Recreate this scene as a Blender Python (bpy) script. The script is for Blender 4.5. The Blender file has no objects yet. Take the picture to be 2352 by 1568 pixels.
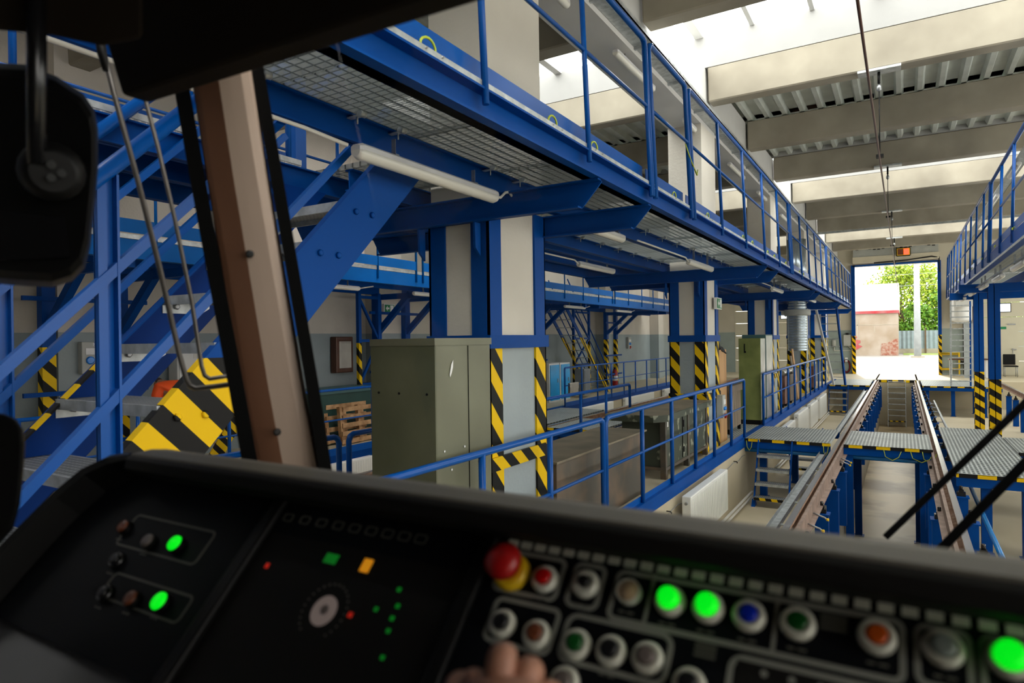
import bpy, bmesh, math, random
from mathutils import Vector, Matrix
random.seed(7)
SC = bpy.context.scene
COL = SC.collection
# ------------------------------------------------------------------ camera
FPX = 1489.7
EYE = Vector((0, 0, 1.92))
def cam_rot(yaw=0.542806, pitch=-0.00113, roll=-0.0141):
    cy, sy, cp, sp = math.cos(yaw), math.sin(yaw), math.cos(pitch), math.sin(pitch)
    f = Vector((-sy*cp, cy*cp, sp)); r = Vector((cy, sy, 0)); u = r.cross(f)
    cr, sr = math.cos(roll), math.sin(roll)
    r2 = cr*r + sr*u; u2 = -sr*r + cr*u
    return Matrix((r2, u2, -f)).transposed()
RC = cam_rot()
cam = bpy.data.cameras.new('camera'); camo = bpy.data.objects.new('camera', cam); COL.objects.link(camo)
cam.sensor_width = 36; cam.lens = FPX/2352*36; cam.clip_start = .02; cam.clip_end = 500
cam.dof.use_dof = True; cam.dof.focus_distance = 8.0; cam.dof.aperture_fstop = 3.6
camo.matrix_world = Matrix.Translation(EYE) @ RC.to_4x4()
SC.camera = camo
# ------------------------------------------------------------------ light
W = bpy.data.worlds.new('world'); SC.world = W; W.use_nodes = True
bg = W.node_tree.nodes['Background']; bg.inputs[0].default_value = (1, .965, .91, 1); bg.inputs[1].default_value = 3.5
sl = bpy.data.lights.new('sun', 'SUN'); sl.energy = 3.5; sl.angle = math.radians(.6); sl.color = (1, .95, .86)
so = bpy.data.objects.new('sun', sl); COL.objects.link(so)
so.rotation_euler = Vector((0.13, -1, -1.13)).to_track_quat('-Z', 'Y').to_euler(); so.location = (-3, 50, 40)
SKYLIGHT = 4.6
SC.view_settings.view_transform = 'Standard'; SC.view_settings.look = 'None'
SC.view_settings.gamma = 1; SC.view_settings.exposure = 0.35
try: SC.view_settings.use_curve_mapping = False
except Exception: pass
# ------------------------------------------------------------------ helpers
def ray(u, v):
    return RC @ Vector((u-1176, -(v-784), -FPX))
def at(u, v, ax, val):
    d = ray(u, v); i = 'xyz'.index(ax); t = (val-EYE[i])/d[i]
    return EYE + d*t
def dp(u, v, d):
    return EYE + ray(u, v)*(d/FPX)
class MB:
    def __init__(s): s.v = []; s.f = []; s.sm = []
    def add(s, vs, fs, smooth=False):
        b = len(s.v); s.v += [tuple(p) for p in vs]
        for f in fs: s.f.append([b+i for i in f]); s.sm.append(smooth)
        return s
    def box(s, x0, x1, y0, y1, z0, z1):
        vs = [(x, y, z) for x in (x0, x1) for y in (y0, y1) for z in (z0, z1)]
        return s.add(vs, [(0,1,3,2),(4,6,7,5),(0,4,5,1),(2,3,7,6),(0,2,6,4),(1,5,7,3)])
    def prism(s, pts, vec):
        n = len(pts); vec = Vector(vec); a = [Vector(p) for p in pts]; b = [p+vec for p in a]
        fs = [list(range(n))[::-1], list(range(n, 2*n))] + [(i, (i+1) % n, n+(i+1) % n, n+i) for i in range(n)]
        return s.add(a+b, fs)
    def bar(s, p, q, w, h, up=(0, 0, 1)):
        p = Vector(p); q = Vector(q); d = (q-p).normalized(); up = Vector(up)
        sd = d.cross(up)
        if sd.length < 1e-4: sd = d.cross(Vector((1, 0, 0)))
        sd.normalize(); u2 = sd.cross(d)
        c = [sd*w/2+u2*h/2, sd*w/2-u2*h/2, -sd*w/2-u2*h/2, -sd*w/2+u2*h/2]
        return s.prism([p+k for k in c], q-p)
    def tube(s, pts, r, n=8, cap=True):
        pts = [Vector(p) for p in pts]; m = len(pts); rs = r if isinstance(r, (list, tuple)) else [r]*m
        vs = []; ref = None
        for i in range(m):
            if i == 0: t = pts[1]-pts[0]
            elif i == m-1: t = pts[-1]-pts[-2]
            else: t = (pts[i]-pts[i-1]).normalized()+(pts[i+1]-pts[i]).normalized()
            t.normalize()
            if ref is None:
                ref = Vector((0, 0, 1)) if abs(t.z) < .9 else Vector((1, 0, 0))
            a = (ref - t*ref.dot(t)).normalized(); ref = a; b = t.cross(a)
            k = 1.0
            if 0 < i < m-1:
                c = (pts[i+1]-pts[i]).normalized().dot(t); k = 1/max(c, .5)
            for j in range(n):
                an = 2*math.pi*j/n
                vs.append(pts[i]+(a*math.cos(an)+b*math.sin(an))*rs[i]*(k if i not in (0, m-1) else 1))
        fs = [(i*n+j, i*n+(j+1) % n, (i+1)*n+(j+1) % n, (i+1)*n+j) for i in range(m-1) for j in range(n)]
        s.add(vs, fs, True)
        if cap:
            b = len(s.v)-m*n
            s.f.append([b+j for j in range(n)][::-1]); s.sm.append(False)
            s.f.append([b+(m-1)*n+j for j in range(n)]); s.sm.append(False)
        return s
    def lathe(s, c, ax, prof, n=20):
        c = Vector(c); ax = Vector(ax).normalized()
        a = ax.orthogonal().normalized(); b = ax.cross(a); vs = []
        for r, h in prof:
            for j in range(n):
                an = 2*math.pi*j/n; vs.append(c+ax*h+(a*math.cos(an)+b*math.sin(an))*r)
        m = len(prof)
        fs = [(i*n+j, i*n+(j+1) % n, (i+1)*n+(j+1) % n, (i+1)*n+j) for i in range(m-1) for j in range(n)]
        s.add(vs, fs, True); bb = len(s.v)-m*n
        s.f.append([bb+j for j in range(n)][::-1]); s.sm.append(False)
        s.f.append([bb+(m-1)*n+j for j in range(n)]); s.sm.append(False)
        return s
    def loft(s, rings, smooth=False, cap=True):
        n = len(rings[0]); vs = [p for r in rings for p in r]; m = len(rings)
        fs = [(i*n+j, i*n+(j+1) % n, (i+1)*n+(j+1) % n, (i+1)*n+j) for i in range(m-1) for j in range(n)]
        s.add(vs, fs, smooth)
        if cap:
            b = len(s.v)-m*n
            s.f.append([b+j for j in range(n)][::-1]); s.sm.append(False)
            s.f.append([b+(m-1)*n+j for j in range(n)]); s.sm.append(False)
        return s
    def build(s, name, mat, parent=None, bevel=0, seg=2):
        me = bpy.data.meshes.new(name); me.from_pydata(s.v, [], s.f)
        bm = bmesh.new(); bm.from_mesh(me); bmesh.ops.recalc_face_normals(bm, faces=bm.faces); bm.to_mesh(me); bm.free()
        for p, k in zip(me.polygons, s.sm): p.use_smooth = k
        me.materials.append(MAT(mat) if isinstance(mat, str) else mat)
        o = bpy.data.objects.new(name, me); COL.objects.link(o)
        if parent is not None:
            o.parent = parent
            o.matrix_parent_inverse = Matrix.Translation(-parent.location) if parent.type == 'EMPTY' else Matrix.Identity(4)
        if bevel:
            b = o.modifiers.new('bevel', 'BEVEL'); b.width = bevel; b.segments = seg; b.limit_method = 'ANGLE'
        return o
def tag(o, label, cat, group=None):
    o['label'] = label; o['category'] = cat
    if group: o['group'] = group
    return o
def thing(name, label, cat, loc=(0, 0, 0), group=None):
    o = bpy.data.objects.new(name, None); COL.objects.link(o); o.location = loc; o.empty_display_size = .1
    return tag(o, label, cat, group)
def struct(name, mb, mat, bevel=0):
    o = mb.build(name, mat, None, bevel); o['kind'] = 'structure'; return o
ORD = ['first','second','third','fourth','fifth','sixth','seventh','eighth','ninth','tenth','eleventh','twelfth','thirteenth','fourteenth','fifteenth','sixteenth','seventeenth','eighteenth','nineteenth','twentieth','twenty-first','twenty-second','twenty-third','twenty-fourth','twenty-fifth','twenty-sixth']
# ------------------------------------------------------------------ materials
_M = {}
def newmat(name):
    m = bpy.data.materials.new(name); m.use_nodes = True; nt = m.node_tree
    return m, nt, nt.nodes['Principled BSDF']
def sn(nt, typ, **kw):
    n = nt.nodes.new(typ)
    for k, v in kw.items(): setattr(n, k, v)
    return n
def mathn(nt, op, a, b=None):
    n = sn(nt, 'ShaderNodeMath', operation=op)
    for i, x in enumerate((a, b)):
        if x is None: continue
        if isinstance(x, (int, float)): n.inputs[i].default_value = x
        else: nt.links.new(x, n.inputs[i])
    return n.outputs[0]
def mixc(nt, fac, a, b):
    n = sn(nt, 'ShaderNodeMix', data_type='RGBA')
    for i, x in ((0, fac), (6, a), (7, b)):
        if hasattr(x, 'is_linked') or hasattr(x, 'links'): nt.links.new(x, n.inputs[i])
        elif isinstance(x, (int, float)): n.inputs[i].default_value = x
        else: n.inputs[i].default_value = (*x, 1) if len(x) == 3 else x
    return n.outputs[2]
def pos(nt):
    g = sn(nt, 'ShaderNodeNewGeometry'); s = sn(nt, 'ShaderNodeSeparateXYZ'); nt.links.new(g.outputs['Position'], s.inputs[0])
    return g.outputs['Position'], s.outputs[0], s.outputs[1], s.outputs[2]
def noise(nt, scale, detail=4, vec=None, lo=.35, hi=.7, stretch=None):
    n = sn(nt, 'ShaderNodeTexNoise'); n.inputs['Scale'].default_value = scale; n.inputs['Detail'].default_value = detail
    p = vec if vec is not None else pos(nt)[0]
    if stretch:
        mp = sn(nt, 'ShaderNodeMapping'); mp.inputs['Scale'].default_value = stretch; nt.links.new(p, mp.inputs[0]); p = mp.outputs[0]
    nt.links.new(p, n.inputs['Vector'])
    r = sn(nt, 'ShaderNodeMapRange'); r.inputs[1].default_value = lo; r.inputs[2].default_value = hi
    nt.links.new(n.outputs['Fac'], r.inputs[0]); return r.outputs[0]
def plain(c, rough=.5, metal=0, var=.12, vs=3, bump=0, spec=.5):
    def f(name):
        m, nt, b = newmat(name)
        b.inputs['Roughness'].default_value = rough; b.inputs['Metallic'].default_value = metal
        b.inputs['Specular IOR Level'].default_value = spec
        dk = tuple(x*(1-var) for x in c); lt = tuple(min(1, x*(1+var*.6)) for x in c)
        nt.links.new(mixc(nt, noise(nt, vs), dk, lt), b.inputs['Base Color'])
        if bump:
            bp = sn(nt, 'ShaderNodeBump'); bp.inputs['Strength'].default_value = bump; bp.inputs['Distance'].default_value = .01
            nt.links.new(noise(nt, 30), bp.inputs['Height']); nt.links.new(bp.outputs[0], b.inputs['Normal'])
        return m
    return f
def glow(c, st):
    def f(name):
        m, nt, b = newmat(name); b.inputs['Base Color'].default_value = (*c, 1)
        b.inputs['Emission Color'].default_value = (*c, 1); b.inputs['Emission Strength'].default_value = st; return m
    return f
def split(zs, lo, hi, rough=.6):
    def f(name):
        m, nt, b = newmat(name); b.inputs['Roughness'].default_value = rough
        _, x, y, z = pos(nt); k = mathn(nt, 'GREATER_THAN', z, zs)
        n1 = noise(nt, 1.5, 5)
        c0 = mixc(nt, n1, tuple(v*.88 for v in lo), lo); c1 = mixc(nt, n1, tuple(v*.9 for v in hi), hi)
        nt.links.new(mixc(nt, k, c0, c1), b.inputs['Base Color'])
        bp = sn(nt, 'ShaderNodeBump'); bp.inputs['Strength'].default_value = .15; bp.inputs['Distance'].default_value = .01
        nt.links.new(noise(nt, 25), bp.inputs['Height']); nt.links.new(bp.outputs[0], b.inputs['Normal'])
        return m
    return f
YEL = (.78, .50, .008); BLK = (.014, .014, .014); BLU = (.0005, .056, .275)
def hazard(period, kx, ky, kz, ztop=None, upper=BLU, duty=.5):
    def f(name):
        m, nt, b = newmat(name); b.inputs['Roughness'].default_value = .45
        _, x, y, z = pos(nt)
        s = mathn(nt, 'ADD', mathn(nt, 'ADD', mathn(nt, 'MULTIPLY', x, kx), mathn(nt, 'MULTIPLY', y, ky)), mathn(nt, 'MULTIPLY', z, kz))
        fr = mathn(nt, 'FRACT', mathn(nt, 'DIVIDE', s, period))
        c = mixc(nt, mathn(nt, 'GREATER_THAN', fr, duty), YEL, BLK)
        if ztop is not None:
            c = mixc(nt, mathn(nt, 'GREATER_THAN', z, ztop), c, upper)
        b.inputs['Specular IOR Level'].default_value = .1; nt.links.new(c, b.inputs['Base Color']); return m
    return f
def grate(px, py, c=(.55, .58, .57), dark=(.10, .11, .11), tr=.5, wx=.22, wy=.3, see=0):
    def f(name):
        m, nt, b = newmat(name); nt.nodes.remove(b); out = nt.nodes['Material Output']
        _, x, y, z = pos(nt)
        a = mathn(nt, 'LESS_THAN', mathn(nt, 'FRACT', mathn(nt, 'DIVIDE', x, px)), wx)
        d = mathn(nt, 'LESS_THAN', mathn(nt, 'FRACT', mathn(nt, 'DIVIDE', y, py)), wy)
        k = mathn(nt, 'MAXIMUM', a, d)
        n1 = noise(nt, 2.2, 5, lo=.3, hi=.75)
        cc = mixc(nt, n1, tuple(v*.72 for v in c), c)
        col = mixc(nt, k, dark, cc)
        pr = sn(nt, 'ShaderNodeBsdfPrincipled'); pr.inputs['Metallic'].default_value = .25; pr.inputs['Roughness'].default_value = .45
        nt.links.new(col, pr.inputs['Base Color'])
        t = sn(nt, 'ShaderNodeBsdfTranslucent'); nt.links.new(mixc(nt, k, tuple(v*1.4 for v in c), tuple(v*.6 for v in c)), t.inputs[0])
        mx = sn(nt, 'ShaderNodeMixShader'); mx.inputs[0].default_value = tr
        nt.links.new(pr.outputs[0], mx.inputs[1]); nt.links.new(t.outputs[0], mx.inputs[2]); res = mx.outputs[0]
        if see:
            tp = sn(nt, 'ShaderNodeBsdfTransparent'); m2 = sn(nt, 'ShaderNodeMixShader'); nt.links.new(mathn(nt, 'MULTIPLY', mathn(nt, 'SUBTRACT', 1.0, k), see), m2.inputs[0])
            nt.links.new(res, m2.inputs[1]); nt.links.new(tp.outputs[0], m2.inputs[2]); res = m2.outputs[0]
        nt.links.new(res, out.inputs[0])
        return m
    return f
def twotone(c1, c2, scale, lo=.45, hi=.6, rough=.6, metal=0, stretch=None):
    def f(name):
        m, nt, b = newmat(name); b.inputs['Roughness'].default_value = rough; b.inputs['Metallic'].default_value = metal
        nt.links.new(mixc(nt, noise(nt, scale, 8, lo=lo, hi=hi, stretch=stretch), c1, c2), b.inputs['Base Color']); return m
    return f
def glass(name):
    m, nt, b = newmat(name); nt.nodes.remove(b); out = nt.nodes['Material Output']
    t = sn(nt, 'ShaderNodeBsdfTransparent'); t.inputs[0].default_value = (.97, .985, .98, 1); g = sn(nt, 'ShaderNodeBsdfGlossy'); g.inputs['Roughness'].default_value = .02
    mx = sn(nt, 'ShaderNodeMixShader'); mx.inputs[0].default_value = .008
    nt.links.new(t.outputs[0], mx.inputs[1]); nt.links.new(g.outputs[0], mx.inputs[2]); nt.links.new(mx.outputs[0], out.inputs[0]); return m
DEF = {
 'blue': plain(BLU, .45, 0, .12, 2, 0, .08), 'blue_bright': plain((.001, .115, .43), .4, 0, .1, 2, 0, .1), 'lightblue': plain((.01, .38, .85), .2),
 'galv': plain((.50, .53, .54), .42, .55, .25, 14), 'steel': plain((.35, .36, .37), .35, .7, .2, 20),
 'white': plain((.72, .72, .70), .5, 0, .05), 'white_gloss': plain((.80, .80, .79), .25, 0, .03), 'cream': plain((.66, .60, .46), .5, 0, .05),
 'black': plain((.004, .004, .004), .5, 0, .1, 3, 0, .2), 'black_soft': plain((.006, .0055, .005), .7, 0, .1, 3, 0, .25), 'black_gloss': plain((.008, .008, .009), .22),
 'rubber': plain((.004, .004, .004), .8, 0, .1, 3, 0, .15), 'grey': plain((.22, .24, .26), .5), 'greybox': plain((.42, .43, .40), .5),
 'concrete': twotone((.26, .23, .18), (.40, .36, .285), 1.3, .3, .75, .85), 'floorc': twotone((.44, .38, .26), (.58, .51, .37), .8, .3, .75, .55),
 'pitfloor': twotone((.15, .10, .045), (.44, .34, .20), .9, .34, .55, .42),
 'roof': plain((.62, .65, .60), .45, .1, .1), 'upstand': plain((.34, .335, .325), .6, 0, .04), 'ceilwhite': plain((.60, .59, .57), .6, 0, .04),
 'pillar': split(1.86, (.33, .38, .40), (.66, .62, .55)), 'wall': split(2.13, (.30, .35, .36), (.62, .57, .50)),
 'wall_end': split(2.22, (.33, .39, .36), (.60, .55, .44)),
 'angle': hazard(.335, 1.15, 1.15, 1, 1.86), 'hz_band': hazard(.30, 1.0, 1.0, 1.2), 'hz_col': hazard(.30, .7, .7, 1, .91),
 'hz_edge': hazard(.42, 1, 0, 0), 'hz_edge_y': hazard(.42, 0, 1, .8), 'hz_door': hazard(.33, 1.0, 1, 1.0, 1.92), 'hz_string': hazard(.275, 0, 1, 1, 1.86, BLU),
 'blue_stair': plain((.0007, .075, .34), .30, 0, .1, 2, 0, .25), 'hz_string_l': plain((.0005, .035, .22), .42, 0, .1, 2, 0, .08), 'hz_edge_l': hazard(.275, 0, 1, 1, 1.86, BLU), 'hz_thin': hazard(.22, 1, 1, 1, 2.0), 'hz_step': hazard(.20, 1, 0, .4),
 'grate': grate(.075, .050, (.16, .18, .18), (.95, .96, .94), .75, .17, .20, .5), 'grate_plat': grate(.055, .15, (.66, .70, .68), (.09, .11, .11), .10, .45, .18), 'grate_tread': grate(.033, .033, (.5, .52, .53), (.05, .06, .06), .15, .3, .3),
 'chequer': twotone((.30, .32, .33), (.60, .62, .62), 60, .5, .6, .4, .5),
 'rust': twotone((.20, .085, .035), (.36, .23, .16), 9, .35, .65, .7), 'railhead': plain((.62, .60, .60), .22, .8, .1, 6), 'railweb': plain((.30, .21, .17), .55, .2, .3, 8),
 'skylight': glow((1, .99, .96), SKYLIGHT), 'lamp_body': plain((.62, .62, .64), .3), 'diffuser': plain((.74, .72, .66), .35, 0, .03),
 'olive': twotone((.065, .072, .035), (.13, .135, .08), 1.2, .3, .7, .5), 'olive_lit': twotone((.12, .12, .075), (.17, .175, .115), 1.5, .35, .7, .45),  # locker paint in a shaded and a lit tone
 'greengreen': twotone((.10, .13, .03), (.22, .25, .075), 1.6, .35, .6, .5), 'teal': plain((.06, .14, .14), .45),
 'brownsteel': twotone((.075, .065, .050), (.20, .125, .075), 2.5, .42, .80, .6), 'benchtop': twotone((.13, .11, .075), (.23, .19, .13), 3, .3, .7, .7),
 'benchgreen': twotone((.045, .055, .035), (.26, .27, .20), 5, .58, .63, .6), 'binrust': twotone((.12, .05, .04), (.20, .11, .08), 6, .4, .65, .7),
 'wood': twotone((.34, .17, .06), (.50, .29, .12), 4, .35, .65, .6, 0, (1, 1, .15)), 'palletwood': twotone((.30, .15, .06), (.62, .38, .19), 6, .35, .65, .75),
 'sheet': plain((.55, .55, .54), .3, .6, .3, 3), 'oldwood': twotone((.10, .075, .05), (.22, .17, .12), 7, .4, .6, .8, 0, (2, 2, .2)),
 'darkgreen': plain((.015, .06, .05), .5), 'radiator': plain((.80, .80, .76), .3, 0, .02), 'pipe_white': plain((.72, .70, .64), .35, 0, .04),
 'pipe_blue': plain((.01, .20, .55), .25), 'yellow': plain(YEL, .45), 'ygwire': plain((.42, .50, .03), .4), 'copper': plain((.28, .10, .05), .4, .6),
 'orange': plain((1.0, .10, .01), .6), 'skin': plain((.42, .20, .13), .55, 0, .15, 30), 'hair': plain((.03, .02, .015), .6),
 'red': plain((.38, .006, .006), .35), 'redlit': glow((1, .05, .02), 3), 'green_lit': glow((0, .72, .01), .8), 'green_dim': glow((0, .5, .03), .08), 'amber_lit': glow((1, .38, .01), .30), 'red_dim': glow((1, .03, .01), .12),
 'white_dim': glow((.42, .33, .30), .10), 'signgreen': plain((.01, .22, .08), .4), 'signwhite': plain((.8, .8, .8), .4),
 'bezel': plain((.72, .72, .62), .35, .1, .05, 40), 'lens_red': plain((.60, .005, .005), .3), 'lens_blue': plain((.005, .03, .60), .3), 'lens_green': plain((.004, .09, .012), .35),
 'lens_orange': plain((.62, .10, .008), .35), 'lens_brown': plain((.18, .05, .02), .35), 'lens_clear': plain((.26, .30, .28), .3), 'lens_dark': plain((.01, .01, .012), .35), 'lens_tan': plain((.46, .33, .20), .3), 'lens_grey': plain((.16, .13, .12), .4),
 'outline': plain((.26, .265, .235), .5), 'panelface': plain((.004, .005, .007), .6, 0, .1, 3, 0, .12), 'print': plain((.11, .11, .09), .6),
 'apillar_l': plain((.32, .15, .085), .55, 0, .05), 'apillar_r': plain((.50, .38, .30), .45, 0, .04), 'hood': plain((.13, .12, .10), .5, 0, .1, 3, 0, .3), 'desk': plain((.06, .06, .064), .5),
 'visor': plain((.011, .007, .0035), .8, 0, .1, 3, 0, .2), 'rod': plain((.12, .11, .10), .35, .5), 'extground': plain((.27, .255, .24), .8, 0, .1, .4), 'extwall': twotone((.25, .19, .13), (.38, .33, .28), .6, .3, .7, .9),
 'redpaint': twotone((.34, .02, .03), (.32, .10, .10), 1, .3, .6, .8), 'brick': twotone((.24, .08, .05), (.32, .22, .17), 4, .4, .6, .9), 'fence': plain((.22, .28, .32), .5, .2), 'leaf': twotone((.13, .28, .01), (.42, .48, .03), 3, .3, .7, .6),
 'leaf2': twotone((.03, .16, .01), (.20, .36, .02), 3, .3, .7, .6), 'bark': plain((.12, .08, .05), .9), 'grass': twotone((.10, .22, .02), (.28, .32, .08), 2, .3, .7, .9), 'pole': plain((.34, .37, .38), .5),
 'doorpanel': plain((.60, .56, .43), .45, 0, .03), 'windowlit': glow((.9, .95, 1), 1.0), 'wire': plain((.10, .04, .03), .4, .5), 'cloth': plain((.40, .37, .32), .9), 'duct': plain((.42, .48, .52), .25, .75, .15, 4),
 'paper': plain((.75, .74, .70), .7), 'brownframe': plain((.09, .03, .012), .4), 'poster': plain((.55, .52, .46), .7), 'signred': plain((.62, .02, .02), .4), 'glass': glass, 'socketblue': plain((.01, .22, .75), .3),
}
def MAT(n):
    if n not in _M: _M[n] = DEF[n](n)
    return _M[n]
# ------------------------------------------------------------------ setting
XL, XR, YN, YE = -10.6, 9.0, -4.0, 37.3
f = MB()
f.box(-4.3, -2.6, YN, YE, -1.3, 0); f.box(XL, -8.42, YN, YE, -1.3, 0)
f.box(-8.42, -4.3, 32.3, YE, -1.3, 0); f.box(-2.6, XR, 32.3, YE, -2.1, 0)
struct('floor', f, 'floorc')
f = MB(); f.box(-8.42, -4.3, YN, 32.3, -1.3, -1.1); f.box(-2.6, -.95, YN, 32.3, -1.3, -1.1); f.box(.42, XR, YN, 32.3, -1.3, -1.1)
struct('floor', f, 'floorc')
f = MB(); f.box(-.95, .42, YN, 32.3, -2.1, -1.95); struct('floor', f, 'pitfloor')
f = MB(); f.box(-1.03, -.93, YN, 32.3, -1.97, -1.0); f.box(.40, .50, YN, 32.3, -1.97, -1.0); struct('trim_1', f, 'concrete')
f = MB(); f.box(XL-.3, XL, YN, YE+.3, 0, 7.6)
for y0 in (4.5, 11.05, 17.6, 24.1, 30.6): f.box(XL, XL+.45, y0, y0+.75, 0, 7.0)
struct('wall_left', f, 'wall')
f = MB(); f.box(XR, XR+.3, YN, YE+.3, -1.2, .9); f.box(XR, XR+.3, YN, YE+.3, 5.2, 7.6)
for k in range(9): f.box(XR, XR+.3, YN+k*5.1, YN+k*5.1+.5, .9, 5.2)
struct('wall_right', f, 'wall')
f = MB()
for k in range(28): f.box(XR+.1, XR+.16, YN+k*1.5, YN+k*1.5+.06, .9, 5.2)
f.box(XR+.1, XR+.16, YN, YE, 3.0, 3.08); struct('added_window', f, 'white')  # unseen window band, added to let side light into the hall
f = MB(); f.box(XL-.3, XR+.3, YN-.3, YN, -2.1, 7.6); struct('wall_back', f, 'wall')
# end wall with three openings
f = MB()
op = [(-8.0, -4.35, 5.4), (-2.09, 1.46, 5.42), (3.1, 6.6, 5.4)]
xs = [XL] + [v for a, b, _ in op for v in (a, b)] + [XR]
for i in range(0, len(xs), 2): f.box(xs[i], xs[i+1], YE, YE+.3, -.02, 7.6)
for a, b, h in op: f.box(a, b, YE, YE+.3, h, 7.6)
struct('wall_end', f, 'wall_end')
# blue curb steel edging along the pits
f = MB()
for x, d in ((-2.6, 1), (-4.3, -1), (-8.42, 1)):
    f.box(min(x, x-d*.10), max(x, x-d*.10), YN, 32.3, -.005, .014); f.box(min(x, x+d*.012), max(x, x+d*.012), YN, 32.3, -.15, .014)
struct('trim_2', f, 'blue')
# roof: beams, corrugated decks, skylights
BY = [1.75+3.27*i for i in range(-1, 11)]      # beam front faces
names = []
SKY = []
for i, y in enumerate(BY):
    b = MB(); y0 = y-.36
    b.prism([(XL, y0, 6.52), (XL, y0+.03, 5.94), (XL, y0+.33, 5.94), (XL, y0+.36, 6.52)], (7.16, 0, 0))
    b.prism([(-2.80, y0, 6.52), (-2.80, y0+.03, 5.94), (-2.80, y0+.33, 5.94), (-2.80, y0+.36, 6.52)], (11.8, 0, 0))
    o = b.build('roof_beam', 'concrete', None, .02, 1)
    tag(o, 'precast concrete roof beam across the hall, %s from the front of the tram' % ORD[i], 'beam', 'concrete roof beams')
f = MB(); up = MB(); sk = MB(); bars = MB()
import itertools
def corr(mb, y0, y1, x0, x1, z=6.54, p=.34, h=.10):
    n = int((x1-x0)/p); prof = []
    for i in range(n):
        a = x0+i*p; prof += [(a, z), (a+.08, z), (a+.12, z+h), (a+.30, z+h)]
    prof.append((x0+n*p, z))
    vs = [(x, y, zz) for x, zz in prof for y in (y0, y1)]
    mb.add(vs, [(2*i, 2*i+1, 2*i+3, 2*i+2) for i in range(len(prof)-1)])
wells = [i for i in range(len(BY)-1) if (i-3) % 3 == 0]
for i in range(len(BY)-1):
    y0, y1 = BY[i]-.02, BY[i+1]-.36
    if i in wells:
        a, b = BY[i]-.36, BY[i+1]
        up.box(XL, XR, a-.02, a+.10, 6.52, 7.12); up.box(XL, XR, b-.36, b-.26, 6.52, 7.08)
        sk.box(-8.6, XR, a, b-.26, 7.12, 7.15); up.box(-8.7, -8.6, a, b-.26, 6.52, 7.12); corr(f, a-.1, b, XL, -8.65)
        for k in range(20): 
            x = -8.4+k*.9; bars.box(x, x+(.07 if k % 3 else .14), a+.05, b-.26, 7.04, 7.115)
    else:
        corr(f, y0-.3, y1+.3, XL, XR)
corr(f, YN, BY[0], XL, XR)
corr(f, BY[-1], YE, XL, XR)
o = struct('ceiling', f, 'roof')
o = struct('trim_3', up, 'upstand')
f = MB(); f.box(XL-.3, XR+.3, YE, YE+.3, 7.5, 7.7); struct('trim_4', f, 'ceilwhite')
o = struct('window_1', sk, 'skylight'); struct('trim_5', bars, 'white')
# added cover above the roof so that the sun only enters through the doors
f = MB(); f.box(XL-.3, XR+.3, YN, YE+.3, 7.7, 7.8); struct('ceiling', f, 'roof')
f = MB(); f.box(-3.40, -2.84, YN, YE, 5.49, 6.52); struct('trim_6', f, 'ceilwhite')
# cable tray perforated along the longitudinal beam
t = MB(); t.box(-2.835, -2.60, YN, 36, 5.56, 5.575); t.box(-2.61, -2.60, YN, 36, 5.56, 5.62)
for k in range(26): t.box(-2.84, -2.60, 1+k*1.35, 1.04+k*1.35, 5.53, 5.56)
tag(t.build('cable_tray', 'galv'), 'perforated galvanised cable tray along the long white beam above the left gallery', 'cable tray')
# ------------------------------------------------------------------ pillars
PY = [4.33, 10.87, 17.41, 23.95, 30.5]
pl = ['nearest, rising behind the olive steel locker', 'second from the tram, behind the paint-chipped workbench', 'third from the tram, behind the two green cabinets', 'fourth from the tram, beside the hanging spiral duct', 'fifth from the tram, nearest the open gate']
for y0, lab in zip(PY, pl):
    y1 = y0+.95
    t = thing('hall_pillar', 'square hall pillar with blue and striped steel corners, '+lab, 'pillar', (-3.12, y0+.47, 0), 'hall pillars')
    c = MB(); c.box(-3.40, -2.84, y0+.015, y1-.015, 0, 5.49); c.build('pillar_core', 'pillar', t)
    for sx, X in ((-1, -3.42), (1, -2.82)):
        for sy, Y in ((1, y0), (-1, y1)):
            a = MB(); dx = -sx*.17; dy = sy*.19
            a.box(min(X, X+dx), max(X, X+dx), min(Y, Y+sy*.016), max(Y, Y+sy*.016), 0, 3.05)
            a.box(min(X, X-sx*.02), max(X, X-sx*.02), min(Y, Y+dy), max(Y, Y+dy), 0, 3.05)
            a.build('corner_plate', 'angle', t)
    for z0, z1, m, nm in ((1.86, 1.968, 'blue', 'collar'), (.875, .985, 'hz_band', 'striped_band')):
        b = MB(); e = .02
        b.box(-3.42-e, -2.82+e, y0-e, y0, z0, z1); b.box(-3.42-e, -2.82+e, y1, y1+e, z0, z1)
        b.box(-2.82, -2.82+e, y0, y1, z0, z1); b.box(-3.42-e, -3.42, y0, y1, z0, z1); b.build(nm, m, t)
    for sx in (-3.46, -2.9):
        g = MB(); g.prism([(sx, y0-.02, 2.86), (sx, y0-.10, 2.86), (sx, y0-.09, 2.66), (sx, y0-.02, 2.60)], (.02, 0, 0))
        g.build('gusset', 'blue', t)
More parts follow.
